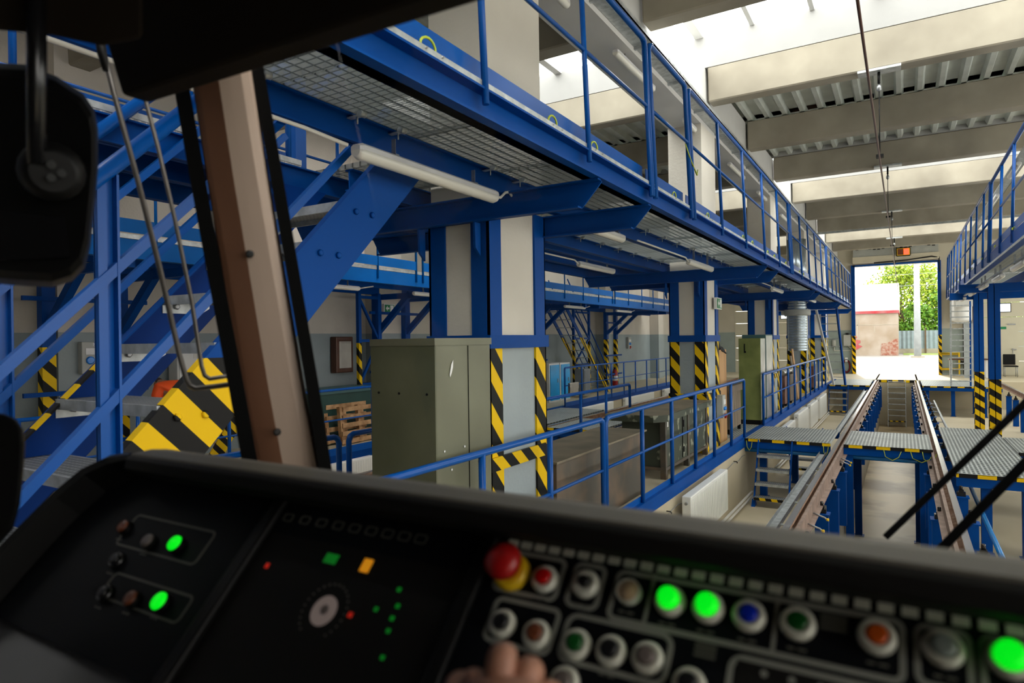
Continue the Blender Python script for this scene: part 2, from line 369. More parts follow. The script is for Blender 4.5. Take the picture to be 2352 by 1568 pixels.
# ------------------------------------------------------------------ left gallery (walkway)
G = thing('gallery', 'blue steel gallery with grating deck running along the row of pillars', 'walkway', (-3.3, 0, 3.05))
def channel(x, y0, y1, z0, z1, w, side):
    b = MB(); b.box(x-.005, x+.005, y0, y1, z0, z1)
    xa, xb = (x, x+side*w) if side > 0 else (x+side*w, x)
    b.box(xa, xb, y0, y1, z0, z0+.012); b.box(xa, xb, y0, y1, z1-.012, z1); return b
GY0, GY1 = YN, 29.9
b = MB(); b.box(-1.93, -1.86, GY0, GY1, 3.05, 3.205); b.box(-1.93, -1.795, GY0, GY1, 3.05, 3.062); b.box(-1.93, -1.795, GY0, GY1, 3.193, 3.205)
b.build('edge_beam', 'blue', G)
for x, y0 in ((-2.66, GY0), (-3.50, 3.5), (-3.78, GY0), (-4.30, GY0), (-4.95, GY0)):
    b = MB(); b.box(x-.006, x+.006, y0, GY1, 3.05, 3.205); b.box(x-.04, x+.04, y0, GY1, 3.05, 3.06); b.box(x-.04, x+.04, y0, GY1, 3.195, 3.205)
    b.build('inner_beam', 'blue', G)
i = 0; y = GY0
while y < GY1-.1:
    y2 = min(y+1.03, GY1)
    b = MB(); b.box(-2.66, -1.83, y, y2-.012, 3.206, 3.24); b.build('deck_grating', 'grate', G)
    if y > 3.0:
        b = MB(); ya_, yb_ = max(y, 3.48), y2-.012; hit = [p for p in PY if p-.05 < yb_ and p+1.0 > ya_]
        if hit:
            p = hit[0]; b.box(-4.98, -3.46, ya_, yb_, 3.206, 3.24)
            if ya_ < p-.03: b.box(-3.46, -2.68, ya_, min(yb_, p-.03), 3.206, 3.24)
            if yb_ > p+.98: b.box(-3.46, -2.68, max(ya_, p+.98), yb_, 3.206, 3.24)
        else: b.box(-4.98, -2.68, ya_, yb_, 3.206, 3.24)
        b.build('deck_grating', 'grate', G)
    y = y2
b = MB(); b.box(-4.98, -3.76, GY0, 3.28, 3.206, 3.222); b.build('chequer_deck', 'chequer', G)
pt = at(676, 390, 'x', -3.82); pq = at(700, 390, 'x', -3.82)
b = MB(); b.box(-3.85, -3.80, pt.y, pq.y, pt.z, 3.9); b.build('guard_post', 'blue_stair', G)
b = MB(); b.box(-1.835, -1.81, GY0, GY1, 3.206, 3.243); b.box(-4.99, -4.97, GY0, GY1, 3.206, 3.243); b.box(-3.775, -3.755, GY0, 3.28, 3.222, 3.26); b.build('deck_edge_strip', 'galv', G)
for k, y0 in enumerate(PY):
    for yy in (y0-.08, y0+.95+.02):
        if yy > 31: continue
        b = MB(); xl, xr = (-4.96, -1.81)
        b.prism([(xl, yy, 3.05), (xl+.11, yy, 2.86), (xr-.155, yy, 2.86), (xr, yy, 3.03), (xr, yy, 3.05)], (0, .012, 0))
        b.box(xl+.11, xr-.155, yy-.06, yy+.012, 2.86, 2.872); b.box(xl, xr, yy-.06, yy+.012, 3.038, 3.05)
        b.build('cantilever_bracket', 'blue', G)
clips = [1.72, 2.03, 2.66, 3.0, 4.02, 4.45] + [4.9+.62*k for k in range(24)]
for y in clips:
    for x in (-2.66,) + ((-3.50, ) if y > 5.6 else ()):
        b = MB(); b.box(x+.0, x+.11, y-.018, y+.018, 3.178, 3.184); b.lathe((x+.105, y, 3.19), (0, 1, 0), [(.02, -.022), (.02, .022)], 8); b.tube([(x+.07, y, 3.21), (x+.07, y, 3.14)], .005, 5)
        b.build('grating_clip', 'galv', G)
for k in range(26):
    y = 2.35+k*.93+(.3 if k % 2 else 0); x = -1.845
    b = MB(); pts = [(x+.004*math.sin(a), y-.057*math.cos(a), 3.262+.045*math.sin(a)-(.022 if a in (0, math.pi) else 0)) for a in [math.pi*i/8 for i in range(9)]]; pts = [(x, y-.057, 3.235)]+pts[1:-1]+[(x, y+.057, 3.24)]
    b.tube(pts, .0065, 6); b.build('bond_wire', 'ygwire', G)
    b = MB()
    for s in (-.06, .06): b.lathe((x-.005, y+s, 3.232), (1, 0, 0), [(.014, -.01), (.014, .03), (.006, .03), (.006, .05)], 8)
    b.build('bond_clamp', 'steel', G)
# railings ---------------------------------------------------------------
def railing(name, label, x, y0, y1, z0, ztop, zmid, posts, lean=0, toe=(0, .1), toe_x=0, r=.024, group=None, post_w=.034, mat='blue_stair', bend=True, both=(True, True)):
    t = thing(name, label, 'railing', (x, (y0+y1)/2, z0), group)
    X = lambda z: x+lean*(z-z0)/(ztop-z0)
    c = .06; pts = []
    if both[0]: pts += [(X(z0), y0, z0), (X(ztop), y0, ztop-c), (X(ztop), y0+.018, ztop-.018), (X(ztop), y0+c, ztop)]
    else: pts += [(X(ztop), y0, ztop)]
    if both[1]: pts += [(X(ztop), y1-c, ztop), (X(ztop), y1-.018, ztop-.018), (X(ztop), y1, ztop-c), (X(z0), y1, z0)]
    else: pts += [(X(ztop), y1, ztop)]
    b = MB(); b.tube(pts, r, 10); b.build('top_rail', mat, t)
    b = MB(); b.tube([(X(zmid), y0, zmid), (X(zmid), y1, zmid)], r*.62, 8); b.build('mid_rail', mat, t)
    for p in posts:
        b = MB(); b.tube([(X(z0), p, z0), (X(ztop), p, ztop)], post_w/2+.002, 8); b.build('post', mat, t)
    if toe:
        b = MB(); b.box(x-toe_x-.006, x-toe_x, y0, y1, toe[0], toe[1]); b.build('toe_board', mat, t)
    return t
gp = [2.76, 4.03, 5.31]; 
railing('walkway_railing', 'blue tube railing on the edge of the left gallery, section nearest the tram', -1.80, -1.4, 5.31, 3.12, 4.455, 3.88, [-.2, 1.5, 2.76, 4.03, 5.28], -.05, (3.262, 3.385), .085, .024, 'gallery railings')
g = railing('walkway_railing', 'blue tube railing on the left gallery, short gate section with a dangling wire', -1.80, 5.40, 6.50, 3.12, 4.46, 3.88, [], -.05, (3.262, 3.385), .085, .024, 'gallery railings')
b = MB(); b.tube([(-1.83, 6.42, 3.85), (-1.80, 6.5, 3.7), (-1.80, 6.72, 3.6), (-1.80, 6.75, 3.66)], .006, 6); b.build('bond_wire', 'ygwire', g)
railing('walkway_railing', 'blue tube railing on the left gallery, long section beside the second pillar', -1.80, 6.60, 13.3, 3.12, 4.46, 3.88, [7.8, 9.15, 10.55, 11.93, 13.2], -.05, (3.262, 3.385), .085, .024, 'gallery railings')
railing('walkway_railing', 'blue tube railing on the left gallery, section beside the third pillar', -1.80, 13.45, 20.2, 3.12, 4.46, 3.88, [14.8, 16.15, 17.5, 18.85, 20.1], -.05, (3.262, 3.385), .085, .024, 'gallery railings')
railing('walkway_railing', 'blue tube railing on the left gallery, section ending nearest the gate', -1.80, 20.4, 29.85, 3.12, 4.46, 3.88, [21.7, 23.05, 24.4, 25.75, 27.1, 28.5], -.05, (3.262, 3.385), .085, .024, 'gallery railings')
railing('walkway_railing', 'blue tube railing on the inner side of the left gallery, seen above the stair', -4.96, -2.0, 29.8, 3.2, 4.3, 3.75, [0, 1.6, 3.2, 4.8, 6.4, 8, 9.6, 11.2, 14, 17, 20, 23, 26], 0, (3.262, 3.385), 0, .022, 'gallery railings')
railing('walkway_railing', 'blue tube railing guarding the stair opening in the left gallery', -3.80, -2.0, 3.2, 3.2, 4.1, 3.72, [.2, 1.5, 2.6], 0, (3.262, 3.30), 0, .022, 'gallery railings')
railing('floor_railing', 'blue tube railing on the pit edge in front of the olive locker and brown chest', -2.62, 2.2, 6.10, 0, 1.11, .595, [2.75, 3.9, 4.95], 0, (.0, .085), .02, .027, 'left pit railings', .05)
railing('floor_railing', 'blue tube railing on the pit edge in front of the paint-chipped workbench', -2.62, 6.17, 12.90, 0, 1.115, .60, [7.25, 8.38, 9.5, 10.6, 11.8], 0, (.0, .085), .02, .027, 'left pit railings', .05)
railing('floor_railing', 'blue tube railing on the pit edge beyond the crossing platform', -2.62, 14.88, 28.0, 0, 1.115, .60, [14.88+1.19*k for k in range(1, 11)], 0, (.0, .085), .02, .027, 'left pit railings', .05)
railing('floor_railing', 'blue railing on the far side of the pillars with rounded end above the workbench', -4.27, 4.22, 11.2, 0, 1.1, .59, [5.4, 6.6, 7.8, 9.1, 10.1], 0, (.0, .085), 0, .025, 'second pit railings', .045)
railing('floor_railing', 'blue railing with rounded end between the olive locker and the front window pillar', -4.27, -2, 4.10, 0, 1.1, .59, [-.6, .9, 2.6], 0, (.0, .085), 0, .025, 'second pit railings', .045)
railing('floor_railing', 'blue railing on the far edge of the second pit before the blue cabinets', -8.35, 16.75, 27.3, 0, 1.12, .6, [17.9, 19.08, 20.23, 21.36, 22.5, 23.7, 24.9, 26.05], 0, (.0, .12), 0, .024, 'second pit railings', .045)
railing('floor_railing', 'blue railing on the far edge of the second pit before the wooden pallets', -8.35, 2.0, 11.5, 0, 1.12, .6, [3.3, 4.6, 5.9, 7.5, 8.85, 10.2], 0, (.0, .12), 0, .024, 'second pit railings', .045)
railing('floor_railing', 'blue railing across the far end of the second pit', -6.1, 29.2, 32.3, 0, 1.1, .6, [30.2, 31.3], 0, (.0, .1), 0, .024, 'second pit railings', .045)
# strip lights -------------------------------------------------------------
def lamp(label, p, q, r=.038, group='strip lights under the galleries', conduit=None, hang=.03, lit=False):
    p = Vector(p); q = Vector(q); d = (q-p).normalized(); c = (p+q)/2
    t = thing('strip_light', label, 'light', tuple(c), group)
    sd = d.cross(Vector((0, 0, 1))).normalized(); upv = sd.cross(d)
    def ring(pt, k, prof): return [pt+sd*a*r*k+upv*b*r*k for a, b in prof]
    top = [(-1, 0), (-1, .55), (-.55, .9), (.55, .9), (1, .55), (1, 0)]
    bot = [(-1, 0), (-.92, -.55), (-.5, -.98), (0, -1.1), (.5, -.98), (.92, -.55), (1, 0)]
    L = (q-p).length
    for nm, prof, m in (('housing', top, 'lamp_body'), ('diffuser', bot, 'diffuser')):
        b = MB(); b.loft([ring(p, .75, prof), ring(p+d*.03, 1, prof), ring(q-d*.03, 1, prof), ring(q, .75, prof)], nm == 'diffuser'); b.build(nm, m, t)
    for s in (.22, .80):
        pp = p+d*L*s; b = MB(); b.bar(pp+upv*r*.8, pp+upv*(r*.8+.07+hang), .03, .004, d); b.bar(pp+upv*r*.8-sd*.02, pp+upv*r*.8+sd*.03, .03, .02); b.build('hanger', 'steel', t)
    if conduit:
        b = MB(); b.tube(conduit, .011, 8); b.build('cable', 'pipe_white', t)
    return t
L1a = Vector((-2.55, 2.60, 2.975)); L1b = Vector((-2.55, 4.02, 2.975))
lamp('grey batten light under the left gallery above the stair, nearest the tram', L1a, L1b, .045, conduit=[(-2.60, -2, 3.02), (-2.60, 2.3, 3.02), (-2.56, 2.55, 2.99)])
b = MB(); b.tube([L1b, L1b+Vector((0, .07, .01)), L1b+Vector((0, .14, .06)), L1b+Vector((0, .2, .075)), L1b+Vector((0, .25, .04))], .01, 8); o = b.build('light_cable', 'pipe_white'); tag(o, 'short curled white cable leaving the nearest batten light', 'cable')
for k, (x, ya, yb, lab) in enumerate([(-2.55, 5.75, 6.55, 'just past the first pillar bracket'), (-2.55, 9.0, 10.3, 'just before the second pillar'), (-3.9, 8.3, 9.6, 'on the inner side, left of the second pillar'), (-2.45, 15.1, 16.5, 'just before the third pillar'), (-2.3, 20.6, 21.8, 'before the fourth pillar'), (-2.2, 26.0, 27.2, 'nearest the gate')]):
    lamp('white batten light under the left gallery, '+lab, (x, ya, 2.99), (x, yb, 2.99), .042, conduit=[(x, max(ya-2.0, 5.8), 3.03), (x, ya-.12, 3.03), (x, ya, 2.99)] if ya > 7 else None, hang=.14)
for k, ya in enumerate([5.2, 6.9, 9.7, 13.2, 16.2, 20.0]):
    lamp('white batten light beneath the gallery on the left wall, %s from the tram' % ORD[k], (-8.05, ya, 2.86), (-8.05, ya+1.35, 2.86), .04, conduit=[(-8.05, ya+1.35, 2.86), (-8.05, ya+1.7, 2.92)], hang=.25)
for k, ya in enumerate([4.7, 7.4, 10.3, 13.4, 16.4, 19.8]):
    lamp('white batten light below the long white beam, %s from the tram' % ORD[k], (-2.95, ya, 5.40), (-2.95, ya+1.4, 5.40), .045, 'strip lights below the long beam')
# ------------------------------------------------------------------ big stair (left foreground), 45 degrees
S = thing('steel_stair', 'large blue steel stair with galvanised grating treads and striped lower stringer', 'stair', (-3.2, 1.5, 0))
XR1, XL1 = -2.775, -3.70
for x, m in ((XR1, 'hz_string'), (XL1+.012, 'hz_string_l')):
    b = MB(); b.prism([(x, -.02, 0), (x, 3.02, 3.04), (x, 3.45, 3.04), (x, .42, 0)], (-.012, 0, 0)); s = b.build('stringer', m, S)
    fl = MB(); sx = -.05 if x > -3 else .05
    xo = x-.0125 if x > -3 else x+.0005
    fl.prism([(xo, -.02, 0), (xo, 3.02, 3.04), (x+sx, 3.02, 3.04), (x+sx, -.02, 0)], (0, .008, -.008)); fl.build('stringer_flange', 'hz_string' if x > -3 else 'hz_edge_l', S)
for k in range(-5, 5):
    zt = 1.655+.2747*k; yc = 1.768+.281*k
    t = MB(); t.box(XL1+.012, XR1-.014, yc-.135, yc+.135, zt-.008, zt); tr = t.build('tread', 'grate_tread', S)
    t = MB(); t.box(XL1+.012, XR1-.014, yc-.15, yc-.135, zt-.05, zt+.002); t.box(XL1+.012, XR1-.014, yc+.135, yc+.147, zt-.04, zt); t.prism([(XL1+.012, yc-.15, zt), (XL1+.012, yc+.147, zt), (XL1+.012, yc+.147, zt-.06), (XL1+.012, yc+.09, zt-.095), (XL1+.012, yc-.15, zt-.095)], (.006, 0, 0)); t.build('tread_nosing', 'galv', tr)
    for dy in (-.068, .068):
        t = MB(); t.lathe((XR1, yc+dy, zt-.055), (1, 0, 0), [(.019, 0), (.019, .012), (.012, .016)], 6); t.build('bolt', 'hz_string', S)
        t = MB(); t.lathe((XL1+.018, yc+dy, zt-.055), (1, 0, 0), [(.018, 0), (.018, .012), (.012, .016)], 6); t.build('bolt', 'steel', S)
for x in (XR1+.02, XL1-.01):
    b = MB(); b.tube([(x, -.6, -.6+1.225), (x, 2.75, 2.75+1.225)], .034, 12); b.build('handrail', 'blue_stair', S)
    for c in (.80, .285):
        b = MB(); b.bar((x, -.5, -.5+c), (x, 3.1, 3.1+c), .035, .040); b.build('side_rail', 'blue_stair', S)
for x in (XR1, XL1-.03):
    b = MB(); b.box(x-.002, x+.03, 1.365, 1.40, 1.36, 2.62); b.box(x-.006, x+.004, 1.365, 1.445, 1.36, 2.62); b.box(x-.002, x+.04, 1.435, 1.445, 1.36, 2.62); b.build('stair_post', 'blue_stair', S)
b = MB(); b.box(XR1-.003, XR1+.042, 1.36, 1.45, 1.30, 1.42); b.build('post_foot', 'yellow', S)
# ------------------------------------------------------------------ gallery on the left wall
H = thing('wall_gallery', 'blue steel gallery along the left hall wall, above the second pit', 'walkway', (-9.2, 12, 3.05))
b = MB(); b.box(-7.92, -7.90, YN, 29.5, 2.97, 3.20); b.box(-7.98, -7.88, YN, 29.5, 2.97, 2.985); b.build('edge_beam', 'blue_bright', H)
b = MB(); b.box(-7.92, -7.895, YN, 29.5, 3.205, 3.26); b.build('deck_edge_strip', 'galv', H)
b = MB(); b.box(XL, -7.92, YN, 29.5, 3.205, 3.24); b.build('deck_grating', 'grate', H)
for x in (-8.9, -10.2):
    b = MB(); b.box(x-.03, x+.03, YN, 29.5, 3.0, 3.2); b.build('inner_beam', 'blue', H)
for y in [4.25+.98*j+6.54*i for i in range(4) for j in (0, 1)]:
    t = thing('gallery_column', 'blue column with diagonal brace carrying the left wall gallery, %s from the tram' % ORD[int(round(((y-4.25)//6.54)*2+(((y-4.25) % 6.54) > .5)))], 'column', (-10.1, y, 0), 'gallery columns')
    b = MB(); b.box(-10.16, -10.02, y, y+.17, 0, 3.0); b.build('column_shaft', 'hz_door', t)
    b = MB(); b.bar((-10.05, y+.085, 2.15), (-9.1, y+.085, 2.98), .10, .12); b.bar((-10.1, y+.085, 2.93), (-7.95, y+.085, 2.93), .08, .12); b.build('brace', 'blue', t)
for i in range(4):
    y = 4.25+6.54*i
    t = MB()
    for z in (1.25, 2.55, .5): t.box(-10.0, -9.95, y-.25, y+1.4, z, z+.06)
    o = t.build('tie_bar', 'blue'); tag(o, 'blue horizontal tie bars joining the %s pair of wall gallery columns' % ORD[i], 'tie bar', 'gallery tie bars')
railing('walkway_railing', 'blue railing on the left wall gallery, seen through the stair', -7.89, 1.0, 9.6, 3.05, 4.3, 3.75, [2.2, 3.4, 4.6, 5.85, 7.3, 8.55], 0, (3.275, 3.44), -.01, .022, 'wall gallery railings', mat='blue_bright')
railing('walkway_railing', 'blue railing on the left wall gallery, section between the first and second pillars', -7.89, 9.8, 19.3, 3.05, 4.3, 3.75, [11.0, 12.2, 13.4, 14.7, 15.9, 17.1, 18.2], 0, (3.275, 3.44), -.01, .022, 'wall gallery railings', mat='blue_bright')
railing('walkway_railing', 'blue railing on the left wall gallery, section farthest from the tram', -7.89, 19.5, 29, 3.05, 4.3, 3.75, [20.7, 22, 23.2, 24.5, 25.8, 27.2], 0, (3.275, 3.44), -.01, .022, 'wall gallery railings', mat='blue_bright')
# lattice tower posts near the wall notice board
def lattice(lab, x, y0, y1, z1):
    t = thing('lattice_frame', lab, 'frame', (x, (y0+y1)/2, 0), 'lattice frames')
    for y in (y0, y1):
        b = MB(); b.box(x-.04, x+.04, y-.04, y+.04, 0, z1); b.build('upright', 'hz_door', t)
    n = 3
    for k in range(n):
        za, zb = .1+k*(z1-.2)/n, .1+(k+1)*(z1-.2)/n
        b = MB(); p = (y0, y1) if k % 2 else (y1, y0)
        b.bar((x, p[0], za), (x, p[1], zb), .05, .05); b.box(x-.03, x+.03, y0, y1, zb-.03, zb+.03); b.build('brace', 'blue', t)
lattice('blue lattice frame beside the framed notice board on the left wall', -9.9, 10.12, 10.72, 3.0)
lattice('blue lattice frame behind the steep wall stair', -9.9, 20.6, 21.9, 3.0)
# steep stair down from the wall gallery
T = thing('steep_stair', 'steep blue stair with striped lower stringer coming down from the wall gallery', 'stair', (-9.6, 20, 0), )
ya, yb = 18.75, 22.2; za, zb = 3.0, 0.0
for x in (-10.05, -9.35):
    b = MB(); b.prism([(x, ya, za), (x, ya+.22, za), (x, yb+.22, zb), (x, yb, zb)], (.03, 0, 0)); b.build('stringer', 'hz_thin', T)
    b = MB(); b.tube([(x, ya+.3, za+.9), (x, yb, zb+.95), (x, yb+.05, .1)], .02, 6); b.tube([(x, ya+.3, za+.5), (x, yb, zb+.5)], .016, 6); b.build('handrail', 'blue', T)
for k in range(11):
    z = .26+k*.26; y = yb+.11-(yb-ya)*z/3
    b = MB(); b.box(-10.03, -9.36, y-.10, y+.10, z-.02, z); b.build('tread', 'galv', T)
# second small stair near the front glass pillar (behind)
T = thing('pit_stair', 'small blue stair with bent end rails leading down from the wall gallery by the pipes', 'stair', (-8.7, 5.8, 0))
for x in (-9.2, -8.5):
    b = MB(); b.prism([(x, 7.9, 3.0), (x, 7.65, 3.0), (x, 5.4, 0), (x, 5.65, 0)], (.03, 0, 0)); b.build('stringer', 'hz_thin', T)
for k in range(11):
    z = .26+k*.25; y = 5.5+2.3*z/3
    b = MB(); b.box(-9.18, -8.5, y-.10, y+.10, z-.02, z); b.build('tread', 'galv', T)
# wall pipes
p = thing('wall_pipes', 'bundle of grey vertical pipes on the left wall beside the front window pillar', 'pipes', (-10.5, 8.6, 0))
for k in range(3):
    b = MB(); b.tube([(-10.52, 8.5+k*.13, 0.1), (-10.52, 8.5+k*.13, 3.0)], .03, 8); b.build('pipe', 'grey', p)
b = MB()
for z in (.8, 1.6, 2.4): b.box(-10.56, -10.48, 8.42, 8.86, z, z+.03)
b.build('pipe_clip', 'steel', p)
# socket box with ZS
def socketbox(label, x, y, z, w=.30, h=.52, txt=None, s=1):
    t = thing('socket_box', label, 'socket box', (x, y, z), 'socket boxes')
    b = MB(); b.box(x, x+.12, y-w/2, y+w/2, z, z+h); b.build('case', 'greybox', t, .012)
    b = MB(); b.box(x+.12, x+.128, y-w*.36, y+w*.36, z+h*.60, z+h*.80); b.build('breaker_window', 'signwhite', t)
    for k in (-1, 1):
        b = MB(); b.lathe((x+.12, y+k*w*.2, z+h*.42), (1, 0, 0), [(w*.16, 0), (w*.16, .02), (w*.12, .026)], 12); b.build('blue_socket', 'socketblue', t)
    b = MB(); b.lathe((x+.10, y+.02, z+h*.12), (1, 0, -.5), [(w*.2, 0), (w*.2, .05), (w*.16, .06)], 12); b.build('red_socket', 'red', t)
    if txt:
        b = MB(); b.box(x+.12, x+.124, y-.03, y+w*.42, z+h*.86, z+h*.97); lb = b.build('name_plate', 'signwhite', t)
        cu = bpy.data.curves.new('text', 'FONT'); cu.body = txt; cu.size = .062; cu.extrude = .001
        oc = bpy.data.objects.new('lettering', cu); me_ = bpy.data.meshes.new_from_object(oc); bpy.data.objects.remove(oc)
        o = bpy.data.objects.new('lettering', me_); COL.objects.link(o); o.data.materials.clear(); o.data.materials.append(MAT('black'))
        o.matrix_world = Matrix.Translation((x+.126, y-.02, z+h*.88)) @ Matrix(((0, 0, 1, 0), (1, 0, 0, 0), (0, 1, 0, 0), (0, 0, 0, 1)))
        o.parent = t; o.matrix_parent_inverse = Matrix.Translation(-t.location)
    return t
socketbox('grey socket box marked ZS on the left wall, seen through the stair rails', -10.15, 4.93, 1.53, .36, .46, 'ZS')
socketbox('grey socket box with blue and red sockets on the second pillar', -2.81, 11.62, .52, .2, .40)
socketbox('grey socket box on the pilaster behind the second pillar', -10.60, 27.6, 1.5, .34, .5)
# fire cabinet, framed board, cabinets on wall
t = thing('fire_cabinet', 'tall white fire cabinet with a red symbol on the left wall behind the person', 'cabinet', (-10.3, 6.6, .2))
b = MB(); b.box(-10.5, -10.25, 6.30, 6.95, .2, 1.86); b.build('case', 'white', t, .01)
b = MB(); b.box(-10.25, -10.235, 6.33, 6.92, .24, 1.82); b.build('door', 'white_gloss', t)
b = MB(); b.box(-10.235, -10.23, 6.56, 6.74, 1.32, 1.50); sg = b.build('fire_symbol', 'signred', t)
b = MB(); b.box(-10.23, -10.228, 6.585, 6.64, 1.345, 1.475); b.box(-10.23, -10.228, 6.665, 6.72, 1.40, 1.45); b.build('symbol_figure', 'signwhite', sg)
b = MB(); b.box(-10.235, -10.23, 6.58, 6.70, 1.70, 1.78); b.build('label_plate', 'paper', t)
t = thing('notice_board', 'brown framed notice board hanging on the left wall right of the front window pillar', 'notice board', (-10.5, 10.2, 1.3))
b = MB(); b.box(-10.58, -10.40, 9.95, 10.45, 1.28, 2.06); b.build('frame', 'brownframe', t, .02)
b = MB(); b.box(-10.40, -10.39, 10.03, 10.38, 1.38, 1.96); b.build('notice_sheet', 'poster', t)
def cab(name, label, x0, x1, y0, y1, z0, z1, mat, group=None, cat='cabinet'):
    t = thing(name, label, cat, ((x0+x1)/2, (y0+y1)/2, z0), group)
    b = MB(); b.box(x0, x1, y0, y1, z0, z1); b.build('body', mat, t, .006); return t
for k, (y0, y1) in enumerate(((17.55, 18.25), (18.29, 19.0))):
    t = cab('workshop_cabinet', 'blue door steel cabinet under the wall gallery, %s' % ('left one with open doorway rail before it' if k == 0 else 'right one beside the steep stair'), -9.75, -9.28, y0, y1, 0, 1.2, 'white', 'blue door cabinets')
    b = MB(); b.box(-9.28, -9.262, y0+.06, y1-.03, .06, 1.15); d = b.build('door', 'lightblue', t)
    b = MB(); b.box(-9.262, -9.25, y1-.18, y1-.14, .60, .72); b.build('handle', 'steel', d)
t = cab('workshop_cabinet', 'small dark grey metal cabinet at the foot of the steep wall stair', -9.4, -9.05, 19.6, 20.1, 0.08, .95, 'grey', None)
b = MB(); b.box(-9.05, -9.04, 19.65, 20.05, .15, .9); b.build('door', 'grey', t)
t = cab('switch_cabinet', 'tall grey two-door electrical cabinet on the wall behind the blue cabinets', -10.6, -10.25, 16.9, 18.9, .1, 2.1, 'greybox', None)
for y in (16.95, 17.95):
    b = MB(); b.box(-10.25, -10.24, y, y+.92, .15, 2.05); d = b.build('door', 'greybox', t)
b = MB(); b.lathe((-10.24, 17.2, 1.5), (1, 0, 0), [(.04, 0), (.04, .03)], 10); b.build('rotary_switch', 'lens_orange', t)
# fire extinguisher
t = thing('fire_extinguisher', 'red fire extinguisher standing by the left wall behind the railing', 'fire extinguisher', (-10.0, 24.6, 0))
b = MB(); b.lathe((-10.0, 24.6, .05), (0, 0, 1), [(.10, 0), (.11, .03), (.11, .52), (.07, .62), (.03, .66)], 14); b.build('cylinder', 'red', t)
b = MB(); b.lathe((-10.0, 24.6, .25), (0, 0, 1), [(.112, 0), (.112, .2)], 14); b.build('label_band', 'signwhite', t)
b = MB(); b.box(-10.03, -9.97, 24.55, 24.65, .70, .78); b.tube([(-10, 24.6, .74), (-10, 24.45, .72), (-10, 24.42, .35)], .012, 6); b.build('valve_hose', 'black', t)
# exit signs
def exitsign(lab, x, y, z, d):
    t = thing('exit_sign', lab, 'sign', (x, y, z), None)
    if d == 'y':
        b = MB(); b.box(x-.18, x+.18, y-.05, y, z, z+.2); b.build('case', 'signwhite', t)
        b = MB(); b.box(x-.16, x+.16, y-.056, y-.05, z+.015, z+.185); g = b.build('sign_face', 'signgreen', t)
        b = MB(); yy = y-.06; b.prism([(x-.13, yy, z+.10), (x-.07, yy, z+.16), (x-.07, yy, z+.12), (x-.01, yy, z+.12), (x-.01, yy, z+.08), (x-.07, yy, z+.08), (x-.07, yy, z+.04)], (0, .003, 0)); b.box(x+.02, x+.13, yy, yy+.003, z+.03, z+.17); b.build('arrow_pictogram', 'signwhite', g)
        b = MB(); b.box(x+.05, x+.09, yy-.003, yy, z+.05, z+.14); b.build('figure', 'signgreen', g)
    else:
        b = MB(); b.box(x, x+.05, y-.18, y+.18, z, z+.2); b.build('case', 'signwhite', t)
        b = MB(); b.box(x+.05, x+.056, y-.16, y+.16, z+.015, z+.185); g = b.build('sign_face', 'signgreen', t)
        b = MB(); xx = x+.058; b.prism([(xx, y-.13, z+.10), (xx, y-.07, z+.16), (xx, y-.07, z+.12), (xx, y-.01, z+.12), (xx, y-.01, z+.08), (xx, y-.07, z+.08), (xx, y-.07, z+.04)], (.003, 0, 0)); b.box(xx, xx+.003, y+.02, y+.13, z+.03, z+.17); b.build('arrow_pictogram', 'signwhite', g)
    return t
exitsign('green exit sign with white arrow on the left wall pilaster', -10.14, 11.30, 2.60, 'x')
exitsign('green exit sign on the side of the second pillar', -2.80, 11.60, 2.42, 'x')
# pallets leaning and green container
t = cab('skip_bin', 'dark green steel container behind the leaning wooden pallets', -10.0, -9.3, 8.3, 10.0, 0, 1.0, 'darkgreen', None, 'container')
b = MB(); b.box(-10.03, -9.27, 8.27, 10.03, .96, 1.04); b.build('rim', 'teal', t)
for k, (lab, x, y0, z0, z1, tilt) in enumerate((('wooden pallet leaning on the green container', -9.22, 8.55, .02, .98, .12), ('second wooden pallet stacked in front of the leaning one', -9.02, 8.75, .0, .72, .10))):
    t = thing('wooden_pallet', lab, 'pallet', (x, y0+.5, z0), 'wooden pallets')
    for j in range(5):
        z = z0+.02+j*(z1-z0-.12)/4; xx = x-tilt*(z-z0)
        b = MB(); b.box(xx-.012, xx+.012, y0+.02*j, y0+1.05+.02*j, z, z+.085); b.build('board', 'palletwood', t)
    for j in range(3):
        yy = y0+.02+j*.47
        b = MB(); b.bar((x-.05, yy+.04, z0), (x-.05-tilt*(z1-z0), yy+.04, z1), .09, .08, (1, 0, 0)); b.build('stringer_block', 'palletwood', t)
# ------------------------------------------------------------------ tracks
def rail(label, x, y0, y1, group='track rails', path=None):
    t = thing('track_rail', label, 'rail', (x, (y0+y1)/2, -.1), group)
    path = path or [(x, y0), (x, y1)]
    prof_w = [(-.065, -.16), (.065, -.16), (.065, -.15), (.012, -.13), (.012, -.05), (.035, -.035), (.035, -.012), (-.035, -.012), (-.035, -.035), (-.012, -.05), (-.012, -.13), (-.065, -.15)]
    prof_h = [(-.033, -.014), (.033, -.014), (.031, 0), (-.031, 0)]
    for nm, pr, m in (('rail_web', prof_w, 'rust'), ('rail_head', prof_h, 'railhead')):
        rings = []
        for i, (px, py) in enumerate(path):
            a = path[max(i-1, 0)]; c = path[min(i+1, len(path)-1)]; d = Vector((c[0]-a[0], c[1]-a[1], 0)).normalized(); n = Vector((d.y, -d.x, 0))
            rings.append([Vector((px, py, 0))+n*u+Vector((0, 0, w)) for u, w in pr])
        b = MB(); b.loft(rings); b.build(nm, m, t)
    b = MB()
    sg = 1
    return t
curve = lambda x: [(x, -3), (x, 34), (x, 52)] + [(x-60*(1-math.cos(a))-0, 52+22*math.sin(a)) for a in [.05, .1, .16, .24, .34, .46, .6]]
XRL, XRR = -1.035, .485
